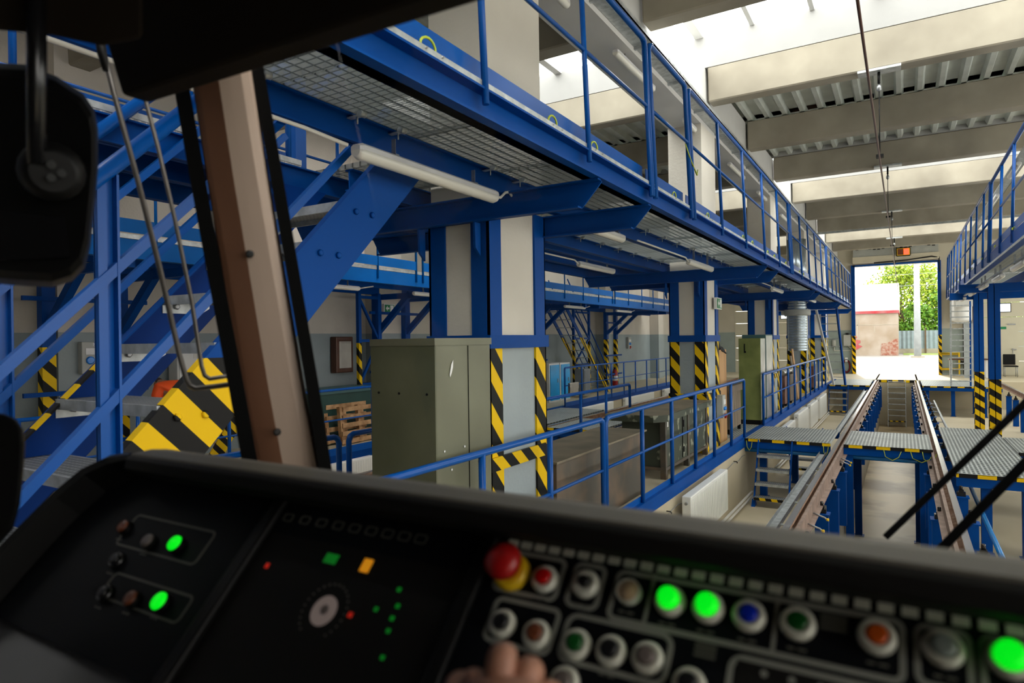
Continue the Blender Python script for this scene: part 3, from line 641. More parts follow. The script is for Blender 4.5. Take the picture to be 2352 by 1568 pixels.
rail('left rusty rail with polished head under the tram line to the gate', XRL, -3, 60, path=curve(XRL))
rail('right rusty rail with polished head under the tram line to the gate', XRR, -3, 60, path=curve(XRR))
for x, s, nm in ((XRL, 1, 'left'), (XRR, -1, 'right')):   # guard flange beside the head
    b = MB(); b.box(min(x+s*.075, x+s*.11), max(x+s*.075, x+s*.11), -3, 32.2, -.16, -.02); b.box(min(x+s*.03, x+s*.17), max(x+s*.03, x+s*.17), -3, 32.2, -.17, -.155)
    o = b.build('check_rail', 'railweb'); tag(o, 'brown check rail bolted inside the %s rail' % nm, 'rail')
rail('left rail of the neighbouring second track beyond the pillars', -6.86, -3, 33)
rail('right rail of the neighbouring second track beyond the pillars', -5.35, -3, 33)
rail('left rail of the third track at the right edge of the picture', 3.3, 12, 37)
rail('right rail of the third track at the right edge of the picture', 4.8, 12, 37)
def rpost(x, y, lab, grp, side):
    t = thing('rail_support', lab, 'support post', (x, y, -1.1), grp)
    b = MB(); b.box(x-.075, x+.075, y-.07, y+.07, -1.1, -.26); b.box(x-.09, x+.09, y-.085, y+.085, -.262, -.245); b.build('post', 'blue', t)
    b = MB(); b.box(x-.05, x+.05, y-.04, y+.04, -.245, -.19); b.box(x-.03, x+.03, y-.03, y+.03, -.19, -.16); b.lathe((x, y, -.16), (0, 0, 1), [(.02, 0), (.02, .05), (.01, .055)], 6); b.build('rail_clamp', 'black_gloss', t)
ys = [7.35+1.42*k for k in range(18)]
for k, y in enumerate(ys):
    rpost(-.88, y, 'blue support post with black clamp beside the left rail, %s from the tram' % ORD[k], 'supports of the left rail', 1)
    rpost(.34, y+.35, 'blue support post with black clamp inside the right rail, %s from the tram' % ORD[k], 'inner supports of the right rail', -1)
    rpost(.64, y+.35, 'blue support post with black clamp outside the right rail, %s from the tram' % ORD[k], 'outer supports of the right rail', -1)
for k in range(8):
    rpost(-6.65, 8+k*2.6, 'blue support post under the second track, %s from the tram' % ORD[k], 'supports of the second track', 1)
    rpost(3.12, 17+k*1.6, 'blue support post under the third track, %s from the tram' % ORD[k], 'supports of the third track', 1)
# yellow-tipped rail stops
for k, (x, y) in enumerate(((-.80, 7.75), (-.80, 8.25), (-.80, 12.15), (-.80, 11.9))):
    t = thing('pin_clamp', 'small steel clamp with yellow cap beside the left rail, %s from the tram' % ORD[k], 'clamp', (x, y, -.2), 'yellow capped clamps')
    b = MB(); b.tube([(x-.12, y, -.13), (x, y, -.17), (x+.02, y, -.19)], .010, 8); b.build('arm', 'steel', t)
    b = MB(); b.lathe((x+.02, y, -.19), (1, -.2, 0), [(.016, 0), (.016, .025)], 10); b.build('cap', 'yellow', t)
for k, (ya, yb, lab) in enumerate(((4, 12.55, 'left of the left rail nearer than the crossing platform'), (14.9, 27.8, 'left of the left rail beyond the crossing platform'))):
    b = MB(); b.box(-1.28, -1.18, ya, yb, -.16, -.15); b.box(-1.285, -1.28, ya, yb, -.16, -.10); b.box(-1.18, -1.175, ya, yb, -.16, -.10)
    n = int((yb-ya)/1.1)
    for j in range(n): b.box(-1.18, -1.05, ya+.3+j*1.1, ya+.34+j*1.1, -.15, -.135)
    tag(b.build('cable_tray', 'galv'), 'galvanised cable tray '+lab, 'cable tray', 'floor cable trays')
b = MB(); 
b.tube([(.86, 6, -.42), (.86, 12.4, -.42)], .028, 10); o = b.build('blue_pipe', 'pipe_blue'); tag(o, 'thin blue pipe running along the right rail in front of the platform', 'pipe')
b = MB(); b.tube([(.86, 15.6, -.30), (.86, 26, -.30)], .028, 10)
for k in range(8): b.box(.62, .86, 16+k*1.3, 16.04+k*1.3, -.33, -.31)
o = b.build('blue_pipe', 'galv'); tag(o, 'thin grey pipe on short arms along the right rail beyond the platform', 'pipe')
# ------------------------------------------------------------------ crossing platforms
def platform(label, x0, x1, y0, y1, legs=(), front_hz=True, pipe=False, zleg=-1.1, zt=.012, mat='grate_plat'):
    t = thing('grating_platform', label, 'platform', ((x0+x1)/2, (y0+y1)/2, 0), 'grating platforms')
    n = max(1, int(round((x1-x0)/1.0)))
    for k in range(n):
        b = MB(); a = x0+(x1-x0)*k/n; c = x0+(x1-x0)*(k+1)/n-.008; b.box(a, c, y0, y1, zt-.035, zt); b.build('grating', mat, t)
    if front_hz:
        b = MB(); b.box(x0, x1, y0-.008, y0, -.035, zt+.006); b.box(x0, x1, y0-.008, y0+.012, zt, zt+.006); b.build('edge_strip', 'hz_edge', t)
    b = MB(); b.box(x0, x1, y0+.01, y0+.07, -.16, -.03); b.box(x0, x1, y1-.07, y1, -.16, -.03); b.build('edge_beam', 'blue', t)
    if pipe:
        b = MB(); b.tube([(x0, y0+.10, -.20), (x1, y0+.10, -.20)], .045, 12); b.build('pipe', 'pipe_blue', t)
    for lx, ly, lz in legs:
        b = MB(); b.box(lx-.06, lx+.06, ly-.06, ly+.06, lz, -.16); b.box(lx-.09, lx+.09, ly-.09, ly+.09, lz, lz+.012); b.build('leg', 'blue', t)
    return t
PYA, PYB = 12.75, 14.72
pm = platform('crossing grating platform between the pillar aisle and the left rail', -2.60, -1.13, PYA, PYB, [(-2.30, PYA+.25, -1.1), (-1.95, PYB-.2, -1.1), (-1.22, PYA+.15, -1.1)], pipe=True)
pm2 = platform('crossing grating platform between the two rails over the pit', -.92, .40, PYA, PYB, [(-.84, PYA+.1, -1.95), (.27, PYA+.1, -1.95), (-.78, PYB-.5, -1.95), (.22, PYB-.5, -1.95)], pipe=True)
platform('wide grating platform right of the right rail', .60, 1.545, 10.75, 16.0, [(.95, 10.95, -1.1), (1.4, 10.95, -1.1), (.95, 15.8, -1.1)])
platform('grating platform continuing right behind the wiper', 1.555, 3.1, 13.04, 14.9, [(2.0, 13.2, -1.1), (2.9, 13.2, -1.1)])
platform('short grating platform at the lower right frame corner', 1.555, 3.1, 10.75, 11.3, [(1.75, 10.9, -1.1), (2.4, 10.9, -1.1)])
b = MB(); b.box(-3.9, -2.72, PYA, PYB, .002, .02); tag(b.build('floor_grating', 'grate_plat'), 'floor grating in the pillar aisle under the dark wooden cabinet', 'grating')
platform('far grating platform left of the left rail near the gate', -2.55, -1.13, 28.3, 32.3, [(-1.3, 28.5, -1.1), (-2.0, 28.5, -1.1)])
platform('far grating platform right of the right rail near the gate', .60, 3.0, 28.7, 32.3, [(.75, 28.9, -1.1), (1.55, 28.9, -1.1), (2.5, 28.9, -1.1), (2.3, 30.2, -1.1)])
platform('grating platform between the second track and its far railing', -8.3, -6.98, 12.9, 16.4, [(-8.0, 13.1, -1.1)], True)
platform('grating platform between the rails of the second track', -6.7, -5.5, 12.5, 14.4, [(-6.5, 12.6, -1.1)], True)
b = MB(); b.box(-1.0, .45, 32.29, 32.33, -.10, .008); tag(b.build('edge_strip', 'hz_edge'), 'yellow and black striped edge at the end of the inspection pit', 'edge strip')
# bonding wires hanging at the platform
for k, (x, y, w) in enumerate(((-2.5, PYA, .05), (-1.2, PYA, .04), (-.18, PYA, .13), (.35, PYA, .10), (.24, PYA, .16))):
    b = MB(); b.tube([(x-w, y-.02, -.02), (x-w*.8, y-.03, -.14), (x, y-.03, -.2), (x+w*.7, y-.03, -.14), (x+w, y-.02, -.04)], .006, 5)
    tag(b.build('bond_wire', 'ygwire'), 'thin yellow-green bonding wire on the crossing platform edge, %s from the left' % ORD[k], 'wire', 'platform bonding wires')
def steps(label, x0, x1, ytop, ybot, zt, zb, n, side=-1):
    t = thing('platform_steps', label, 'steps', ((x0+x1)/2, ybot, zb), 'platform steps')
    for x in (x0, x1):
        b = MB(); b.bar((x, ytop, zt), (x, ybot, zb+.06), .02, .07); b.prism([(x-.03, ybot-.10, zb), (x-.03, ybot+.10, zb), (x-.03, ybot+.02, zb+.12), (x-.03, ybot-.02, zb+.12)], (.06, 0, 0)); b.build('stringer', 'blue', t)
    for k in range(n):
        f_ = (k+1)/(n+.15); y = ytop+(ybot-ytop)*f_; z = zt+(zb-zt)*f_
        z = -.235-.232*k
        b = MB(); b.box(x0+.012, x1-.012, y-.11, y+.11, z-.006, z); tr = b.build('tread', 'grate_tread', t)
        b = MB(); b.box(x0+.012, x1-.012, y-.12, y-.11, z-.045, z+.001); b.build('tread_nosing', 'galv' if k < n-1 else 'hz_step', tr)
    return t
steps('short blue steps with grating treads below the crossing platform, facing the tram', -2.33, -1.75, 12.72, 12.2, .0, -1.1, 4)
steps('short blue steps behind the crossing platform, descending away from the tram', -2.15, -1.45, 14.8, 15.4, .0, -1.1, 4)
steps('short blue steps below the far left grating platform', -2.5, -1.85, 28.25, 27.7, .0, -1.1, 4)
# ladder in the pit
t = thing('pit_ladder', 'steel ladder standing in the far end of the inspection pit', 'ladder', (-.27, 31.9, -1.95))
for x in (-.585, .06):
    b = MB(); b.bar((x, 32.2, .02), (x, 31.75, -1.95), .02, .06); b.build('ladder_rail', 'galv', t)
for k in range(8):
    z = -.05-.235*k; y = 32.18-.43*(-z/1.95)
    b = MB(); b.box(-.58, .055, y-.06, y+.05, z-.03, z); b.build('rung', 'galv' if k < 7 else 'hz_step', t)
# radiators -----------------------------------------------------------------
def radiator(label, x, y0, y1, z0, z1, w=.12, group='radiators'):
    t = thing('radiator', label, 'radiator', (x, (y0+y1)/2, z0), group)
    b = MB(); b.box(x, x+w, y0, y1, z0, z1); b.build('panel', 'radiator', t, .012)
    b = MB(); n = int((y1-y0)/.06)
    for k in range(n-1): b.box(x+w, x+w+.004, y0+.04+k*.06, y0+.07+k*.06, z0+.04, z1-.04)
    b.build('ribs', 'radiator', t)
    b = MB(); b.lathe((x+w*.5, y0, z1-.09), (0, -1, 0), [(.02, 0), (.02, .03)], 8); b.build('valve', 'steel', t)
    return t
radiator('large white radiator on the pit wall nearest the tram', -2.50, 8.38, 10.44, -.78, -.14)
radiator('white radiator on the pit wall just beyond the crossing platform', -2.50, 15.9, 17.9, -.75, -.20)
radiator('white radiator on the pit wall, second beyond the crossing platform', -2.50, 18.5, 20.6, -.82, -.12)
radiator('white radiator on the pit wall, third beyond the crossing platform', -2.50, 21.2, 23.0, -.82, -.12)
radiator('white radiator on the pit wall nearest the gate', -2.50, 23.7, 25.8, -.82, -.12)
for k, (y0, y1) in enumerate(((6.5, 8.8), (17.8, 20.2), (21.3, 24.3), (25.6, 28.8))):
    radiator('white radiator under the far edge of the second pit, %s from the tram' % ORD[k], -8.39, y0, y1, -.75, -.13)
b = MB()
for z in (-1.0, -.92): b.tube([(-2.42, 4, z), (-2.42, 12.5, z)], .02, 8); b.tube([(-2.42, 15, z), (-2.42, 27, z)], .02, 8)
tag(b.build('heating_pipes', 'pipe_white'), 'pair of white heating pipes low on the pit wall', 'pipes')
b = MB(); 
pts = []
for k in range(34):
    y = 4.5+k*.25; pts.append((-2.585, y, -.30-.02*math.sin(k*1.9)))
b.tube(pts, .005, 5); o = b.build('wall_cable', 'grey'); tag(o, 'thin grey cable clipped along the top of the pit wall', 'cable')
for k in range(9):
    y = 5.2+k*.95+(0 if k < 8 else 2.3); b = MB(); b.tube([(-2.60, y, -.27), (-2.55, y, -.27), (-2.535, y, -.285), (-2.54, y, -.30)], .008, 5); tag(b.build('cable_hook', 'black'), 'small black cable hook on the pit wall, %s from the tram' % ORD[k], 'hook', 'cable hooks')
# ------------------------------------------------------------------ right columns and right gallery
for y, lab in ((17.9, 'nearer'), (21.4, 'farther')):
    t = thing('steel_column', 'blue column with striped base at the right, the %s of the two' % lab, 'column', (1.73, y, -1.1), 'right columns')
    b = MB(); b.box(1.635, 1.85, y, y+.02, -1.1, 3.0); b.box(1.635, 1.85, y+.2, y+.22, -1.1, 3.0); b.box(1.735, 1.75, y, y+.22, -1.1, 3.0); b.box(1.55, 1.93, y-.06, y+.28, -1.1, -1.08); b.build('column_shaft', 'hz_col', t)
    b = MB(); b.box(1.1, 4.0, y+.06, y+.16, 2.86, 3.05); b.build('cross_beam', 'blue', t)
R = thing('right_gallery', 'blue steel gallery with grating deck at the right side of the hall', 'walkway', (2.2, 17, 3.05))
b = MB(); b.box(1.24, 1.25, 5, 25.6, 3.07, 3.25); b.box(1.24, 1.34, 5, 25.6, 3.06, 3.075); b.build('edge_beam', 'blue', R)
b = MB(); b.box(1.232, 1.24, 5, 25.6, 3.055, 3.085); b.build('deck_edge_strip', 'galv', R)
b = MB(); b.box(1.25, 3.3, 5, 25.6, 3.22, 3.25); b.build('deck_grating', 'grate', R)
for x in (2.2, 3.3):
    b = MB(); b.box(x-.03, x+.03, 5, 25.6, 3.05, 3.22); b.build('inner_beam', 'blue', R)
for k in range(9):
    y = 8.5+1.95*k; b = MB(); b.tube([(1.235, y, 3.29), (1.225, y+.04, 3.26), (1.23, y+.14, 3.27), (1.235, y+.18, 3.3)], .006, 5); b.build('bond_wire', 'ygwire', R)
railing('walkway_railing', 'blue railing on the right gallery, section nearest the picture edge', 1.235, 5.5, 13.27, 3.11, 4.42, 3.80, [6.9, 8.2, 9.4, 10.68, 11.93], .04, (3.27, 3.37), -.02, .024, 'right gallery railings')
railing('walkway_railing', 'blue railing on the right gallery, farther section toward the gate', 1.235, 13.4, 25.55, 3.11, 4.45, 3.80, [14.4, 15.75, 17.0, 18.3, 19.8, 21, 22.3, 23.5, 24.6], .04, (3.27, 3.37), -.02, .024, 'right gallery railings')
for k, (ya, yb) in enumerate(((11.2, 12.4), (13.6, 14.8), (16.0, 17.2), (18.6, 19.8), (21.4, 22.6))):
    lamp('white batten light hung under the right gallery, %s from the tram' % ORD[k], (1.44, ya, 2.90), (1.44, yb, 2.90), .04, 'strip lights of the right gallery', hang=.1)
b = MB(); b.box(1.41, 1.47, 8, 24.5, 2.96, 2.985); tag(b.build('lamp_rail', 'galv'), 'long grey mounting rail under the right gallery carrying the batten lights', 'rail')
for k in range(4):
    y = 12.5+3.3*k
    lamp('white batten light high above the right gallery railing, %s from the tram' % ORD[k], (1.95, y, 5.2), (1.95, y+1.3, 5.2), .045, 'upper strip lights right')
b = MB(); b.box(1.9, 2.1, 5, 30, 5.28, 5.30); b.box(2.09, 2.1, 5, 30, 5.28, 5.36); tag(b.build('cable_tray', 'galv'), 'galvanised cable tray high above the right gallery', 'cable tray')
# aluminium ladder beside right column, boiler etc.
t = thing('aluminium_ladder', 'tall aluminium ladder with striped rails leaning up to the right gallery', 'ladder', (1.8, 29.2, 0))
for x in (1.50, 2.10):
    b = MB(); b.bar((x+.04, 29.4, 3.15), (x, 29.05, 0.02), .05, .07); b.build('ladder_rail', 'galv' if x < 1.6 else 'blue', t)
for k in range(14):
    z = .2+.215*k; y = 29.05+.35*z/3.15
    b = MB(); b.box(1.52, 2.12, y-.04, y+.04, z-.02, z+.02); b.build('rung', 'galv', t)
# stuff near gate right: boiler, table, chair
t = thing('water_heater', 'white cylindrical water heater hung on the wall right of the gate', 'water heater', (3.0, 36.9, 2.6))
b = MB(); b.lathe((2.35, 36.8, 2.55), (0, 0, 1), [(.1, -.12), (.38, 0), (.40, .1), (.40, 1.4), (.38, 1.5)], 20); b.build('tank', 'white_gloss', t)
b = MB(); b.box(2.1, 2.75, 36.1, 36.4, 3.2, 3.9); b.build('control_case', 'white', t)
b = MB(); b.tube([(2.7, 36.5, 2.5), (2.75, 36.4, 1.8), (2.55, 36.4, 1.0), (2.3, 36.4, .7)], .05, 8); b.build('hose', 'grey', t)
t = thing('work_table', 'pale work table with brown top beyond the aluminium ladder', 'table', (2.3, 35.5, 0))
b = MB(); b.box(1.75, 3.2, 35.1, 35.9, .78, .83); b.build('table_top', 'brownframe', t)
for x in (1.8, 3.1):
    for y in (35.15, 35.8):
        b = MB(); b.box(x, x+.07, y, y+.07, 0, .78); b.build('leg', 'white', t)
b = MB(); b.box(2.3, 2.65, 34.9, 35.05, 0, 2.4); tag(b.build('steel_upright', 'pole'), 'plain grey upright in front of the work table by the gate', 'post')
t = thing('office_chair', 'dark upholstered chair standing before the cream door at the right', 'chair', (4.1, 36.4, 0))
b = MB(); b.box(3.85, 4.35, 36.1, 36.6, .44, .50); b.build('seat', 'black', t, .02)
b = MB(); b.box(3.85, 4.30, 36.58, 36.64, .52, 1.0); b.build('backrest', 'black', t, .02)
for x in (3.87, 4.31):
    for y in (36.12, 36.6):
        b = MB(); b.tube([(x, y, 0), (x, y, .46)], .014, 6); b.build('leg', 'steel', t)
# clutter in the pillar aisle ------------------------------------------------
L = thing('steel_locker', 'tall olive green steel locker in front of the first pillar', 'locker', (-3.2, 3.9, 0))
b = MB(); b.box(-3.31, -2.735, 3.52, 4.20, 0.0, 1.93); b.build('body', 'olive_lit', L, .004)
b = MB(); b.box(-3.315, -2.73, 3.505, 3.52, .0, 1.935); b.build('shaded_front', 'olive', L)  # shade on the locker front, painted as a darker olive sheet
b = MB(); b.box(-3.32, -2.725, 3.50, 4.21, 1.895, 1.945); b.build('top_rim', 'olive_lit', L)
b = MB(); b.box(-2.735, -2.73, 3.90, 3.905, 0, 1.89); b.build('door_seam', 'black', L)
for k, y in enumerate((3.60, 3.68, 3.84, 4.02)):
    b = MB(); b.lathe((-2.733, y, 1.16-.14*(k % 2)), (1, 0, 0), [(.008, 0), (.008, .006)], 8); b.build('rivet', 'signwhite', L)
b = MB(); b.prism([(-2.729, 3.69, 1.76), (-2.729, 3.705, 1.78), (-2.729, 3.715, 1.79), (-2.729, 3.71, 1.74), (-2.729, 3.695, 1.70), (-2.729, 3.675, 1.67), (-2.729, 3.67, 1.69)], (.001, 0, 0)); b.build('paint_chip', 'signwhite', L)
for y in (-3.24, -3.05, -2.80):
    b = MB(); b.lathe((y, 3.505, 1.56), (0, -1, 0), [(.009, 0), (.009, .004)], 8); b.build('vent_hole', 'black', L)
C1 = thing('steel_chest', 'low brown steel chest with a worn flat lid behind the nearest railing', 'chest', (-3.1, 6.6, 0))
b = MB(); b.box(-3.38, -2.80, 5.42, 7.70, 0, .76); b.build('body', 'brownsteel', C1, .004)
b = MB(); b.box(-3.42, -2.775, 5.38, 7.85, .76, .78); b.build('lid', 'benchtop', C1)
C2 = thing('workbench', 'heavy paint-chipped green workbench with worn top before the second pillar', 'workbench', (-3.1, 9.6, 0))
b = MB(); b.prism([(-3.55, 8.35, .80), (-2.86, 8.35, .80), (-2.72, 8.55, .80), (-2.72, 10.9, .80), (-3.55, 10.9, .80)], (0, 0, .09)); b.build('rim', 'benchgreen', C2)
b = MB(); b.prism([(-3.53, 8.37, .89), (-2.87, 8.37, .89), (-2.74, 8.56, .89), (-2.74, 10.88, .89), (-3.53, 10.88, .89)], (0, 0, .004)); b.build('bench_top', 'benchtop', C2)
b = MB(); b.box(-3.42, -2.80, 8.65, 10.8, .15, .80); b.build('body', 'benchgreen', C2)
for y in (8.62, 10.76, 9.7):
    b = MB(); b.box(-2.86, -2.785, y, y+.07, 0, .795); b.build('leg', 'brownsteel', C2)
for y in (9.45,):
    b = MB(); b.box(-2.80, -2.79, y, y+.01, .17, .79); b.box(-2.79, -2.78, y+.02, y+.06, .62, .72); b.box(-2.79, -2.78, y+.02, y+.06, .25, .33); b.build('door_edge', 'black', C2)
b = MB(); b.box(-3.4, -2.78, 8.61, 10.84, .12, .16); b.build('bottom_rail', 'brownsteel', C2)
b = MB(); b.box(-2.798, -2.796, 8.74, 8.79, .70, .78); b.build('paper_tag', 'paper', C2)
t = thing('timber_box', 'upright tan wooden panel leaning behind the second pillar', 'panel', (-2.95, 12.3, 0))
b = MB(); b.box(-2.90, -2.86, 11.95, 12.55, 0, 1.70); b.build('board', 'wood', t)
b = MB(); b.box(-3.2, -2.90, 11.95, 11.99, 0, 1.70); b.build('side_board', 'oldwood', t)
b = MB(); b.lathe((-2.95, 12.0, 1.78), (0, 0, 1), [(.03, -.12), (.13, -.06), (.10, .04), (.04, .10)], 9)
b.prism([(-2.95, 12.0, 1.8), (-2.85, 12.2, 1.74), (-2.8, 12.28, 1.62), (-2.88, 12.12, 1.70)], (.01, 0, .01))
tag(b.build('work_gloves', 'black'), 'black gloves and cap bundle lying on top of the tan wooden panel', 'gloves')
t = thing('timber_cabinet', 'dark worn wooden cabinet on the floor grating right of the tan panel', 'cabinet', (-3.15, 13.6, 0))
b = MB(); b.box(-3.45, -2.92, 13.05, 14.05, .12, .84); b.build('body', 'oldwood', t)
b = MB(); b.box(-3.5, -2.88, 13.0, 14.1, .84, .97); b.build('cabinet_top', 'brownsteel', t)
for x in (-3.43, -2.98):
    for y in (13.08, 13.98):
        b = MB(); b.box(x, x+.06, y, y+.06, 0.02, .12); b.build('leg', 'black', t)
t = cab('steel_locker', 'moss green steel cabinet with chipped paint facing the crossing platform', -3.14, -2.68, 14.95, 15.5, .1, 1.90, 'greengreen')
b = MB(); b.box(-3.12, -2.70, 14.98, 15.48, 0, .1); b.build('base', 'black', t)
b = MB(); b.box(-2.68, -2.674, 14.96, 15.49, .12, 1.89); b.build('side_panel', 'sheet', t)
b = MB(); b.box(-3.02, -3.0, 14.942, 14.95, 1.62, 1.78); b.lathe((-3.0, 14.945, 1.60), (0, -1, 0), [(.025, 0), (.02, .02)], 8); b.build('latch', 'black', t)
t = cab('steel_locker', 'teal steel cabinet standing behind the moss green one', -3.2, -2.68, 15.62, 16.5, 0, 1.98, 'teal')
b = MB(); b.box(-2.68, -2.674, 15.64, 16.48, .05, 1.95); b.build('side_panel', 'sheet', t)
for k, (y, h, m, lab) in enumerate(((16.8, 1.5, 'sheet', 'bent sheet metal panel leaning behind the second railing'), (17.05, 1.3, 'sheet', 'second leaning sheet metal panel behind the railing, darker edge'), (20.9, 1.35, 'oldwood', 'tall worn timber board leaning between the third and fourth pillars'), (21.25, 1.55, 'wood', 'pale timber board standing near the fourth pillar'), (21.6, 1.2, 'oldwood', 'short weathered board standing near the fourth pillar'))):
    b = MB(); b.bar((-2.74, y, 0), (-2.9, y+.05, h), .03, .5 if m == 'sheet' else .25, (0, 1, 0)); tag(b.build('leaning_sheet' if m == 'sheet' else 'leaning_timber', m), lab, 'panel', 'leaning panels')
for k, (y, m, lab) in enumerate(((18.8, 'binrust', 'rusty red metal crate behind the second railing'), (19.75, 'brownsteel', 'brown metal crate beside the rusty red one'), (25.3, 'binrust', 'rusty crate between the fourth and fifth pillars'))):
    t = cab('metal_crate', lab, -3.3, -2.75, y, y+.75, .1, .85, m, 'metal crates', 'crate')
    b = MB(); b.tube([(-2.80, y-.05, .95), (-2.80, y+.8, .95)], .06, 8); b.build('rolled_rim', 'sheet', t)
    b = MB(); b.box(-3.25, -2.8, y+.05, y+.12, 0, .1); b.box(-3.25, -2.8, y+.6, y+.67, 0, .1); b.build('skids', 'black', t)
# spiral duct by the fourth pillar
t = thing('spiral_duct', 'hanging galvanised spiral duct in front of the fourth pillar', 'duct', (-2.95, 23.5, 1.6))
b = MB(); pr = []
for k in range(34): pr += [(.30, k*.09), (.31, k*.09+.02), (.30, k*.09+.04)]
b.lathe((-3.02, 23.45, 1.45), (0, 0, 1), [(.29, 0)]+pr[:90], 18); b.build('duct_tube', 'duct', t)
b = MB(); b.lathe((-3.02, 23.45, 2.62), (0, 0, 1), [(.40, 0), (.41, .04), (.41, .18), (.40, .2)], 18); b.box(-3.5, -3.3, 23.3, 23.5, 2.66, 2.8); b.build('collar_unit', 'greybox', t)
b = MB(); b.lathe((-3.02, 23.45, 3.25), (0, 0, 1), [(.30, 0), (.30, 1.9)], 18); b.build('duct_tube', 'duct', t)
# ladder/white post by fifth pillar
t = thing('leaning_ladder', 'pale ladder leaning at the end of the left gallery', 'ladder', (-2.4, 30.2, 0))
for (xa, xb) in ((-2.75, -3.4), (-2.35, -2.65)):
    b = MB(); b.bar((xa+.4, 28.3, 0), (xb+.4, 28.6, 3.1), .05, .08); b.build('ladder_rail', 'white' if xa < -2.5 else 'blue', t)
for k in range(9):
    z = .3+k*.3; b = MB(); b.box(-2.35-.2*z, -1.97-.09*z, 28.3+.1*z, 28.34+.1*z, z, z+.03); b.build('rung', 'galv', t)
for k, (x, y, h, m, lab) in enumerate(((-10.4, 26.2, 0, 0, ''),)[:0]): pass
# cloth on rail
b = MB(); y0 = 16.85
cl = [(-8.32, 16.95, 1.13-.0)]
vs = []; nx, nz = 8, 8
for side in (0, 1):
    for i in range(nx+1):
        for j in range(nz+1):
            vs.append((-8.35+(.03+.015*math.sin(i*1.7+j*.4))*(1 if side == 0 else .35)-.0+ (0 if side == 0 else -.035), 17.0+i*.075+.01*math.sin(j*2), .66-j*.045*(1+.15*math.sin(i*2.1))))
fs = []
for side in (0, 1):
    o_ = side*(nx+1)*(nz+1)
    for i in range(nx):
        for j in range(nz): fs.append((o_+i*(nz+1)+j, o_+(i+1)*(nz+1)+j, o_+(i+1)*(nz+1)+j+1, o_+i*(nz+1)+j+1))
for i in range(nx): fs.append((i*(nz+1), (i+1)*(nz+1), (nx+1)*(nz+1)+(i+1)*(nz+1), (nx+1)*(nz+1)+i*(nz+1)))
b.add(vs, fs, True); tag(b.build('rag_cloth', 'cloth'), 'grey rag hanging over the mid rail before the blue cabinets', 'cloth')
# contact wire -------------------------------------------------------------
t = thing('contact_wire', 'reddish overhead contact wire running above the track to the gate', 'wire', (-.3, 18, 4.6))
b = MB(); b.tube([(-.27, 0, 4.42), (-.27, 8, 4.52), (-.27, 18, 4.66), (-.27, 30, 4.82), (-.27, 60, 5.2)], .014, 6); b.build('wire', 'wire', t)
for k, y in enumerate((11.28, 17.72, 24.2, 30.9)):
    b = MB(); b.tube([(-.27, y, 5.92), (-.27, y-.02, 5.72)], .02, 6); b.tube([(-.27, y, 5.72), (-.27, y, 4.58+.014*(y-8))], .008, 5); b.box(-.32, -.22, y-.06, y+.06, 4.56+.0138*(y-8), 4.60+.0138*(y-8)); d = b.build('dropper', 'black', t)
    b = MB(); b.box(-.55, .02, y-.11, y+.11, 5.895, 5.93); b.build('mounting_plate', 'galv', d)
    b = MB(); b.lathe((-.27, y, 5.60), (0, 0, 1), [(.01, 0), (.035, .03), (.035, .08), (.01, .12)], 10); b.build('insulator', 'steel', d)
b = MB(); b.box(-2.8, XR, 26.6, 26.68, 5.72, 5.735); b.box(-2.8, XR, 26.68, 26.7, 5.72, 5.80); tag(b.build('cable_tray', 'galv'), 'galvanised cable tray crossing the hall under a roof beam', 'cable tray')
# ------------------------------------------------------------------ gates
t = MB(); 
for x0, x1 in ((-2.24, -2.07), (1.44, 1.58)):
    t.box(x0, x1, YE-.12, YE+.02, 0, 5.5)
    t.box(x0, x0+.02, YE-.2, YE-.1, 0, 5.5)
struct('door_1', t, 'hz_door')
t = MB(); t.box(-2.17, 1.54, YE-.12, YE+.02, 5.42, 5.50); struct('door_1', t, 'blue')
g = thing('roller_gate_box', 'cream and grey lintel box of the rolled-up gate with chain above the open gate', 'gate', (-.3, YE-.3, 5.6))
b = MB(); b.box(-2.14, 1.50, YE-.45, YE-.02, 5.56, 5.86); b.build('cream_panel', 'cream', g)
b = MB(); b.box(-2.12, 1.48, YE-.40, YE-.02, 5.87, 6.25); b.build('grey_panel', 'grey' if 0 else 'greybox', g)
b = MB()
for k in range(18): b.box(-2.0+k*.19, -1.88+k*.19, YE-.43, YE-.40, 6.21+.04*math.sin(k), 6.25+.04*math.sin(k))
b.build('chain', 'black', g)
b = MB(); b.tube([(-1.2, YE-.5, 5.52), (.2, YE-.5, 5.56), (1.2, YE-.48, 5.66), (1.5, YE-.4, 5.6), (1.52, YE-.3, 4.9)], .03, 6); b.build('hose', 'black', g)
s = thing('signal_light', 'yellow rimmed signal box above the gate with its right lamp glowing red', 'signal', (.05, 36.6, 5.8))
b = MB(); b.box(-.26, .36, 36.6, 36.75, 5.74, 6.16); b.build('housing', 'black', s, .06)
b = MB(); b.box(-.22, .32, 36.58, 36.6, 5.78, 6.12); fc = b.build('rim', 'yellow', s, .01)
b = MB(); b.box(-.18, .05, 36.565, 36.58, 5.81, 6.09); b.build('dark_lens', 'lens_brown', s)
b = MB(); b.box(.07, .28, 36.565, 36.58, 5.81, 6.09); b.build('red_lens', 'redlit', s)
b = MB(); b.tube([(-.2, 36.7, 6.1), (-.3, 36.8, 6.3), (0, 36.9, 6.4)], .02, 6); b.build('cable', 'black', s)
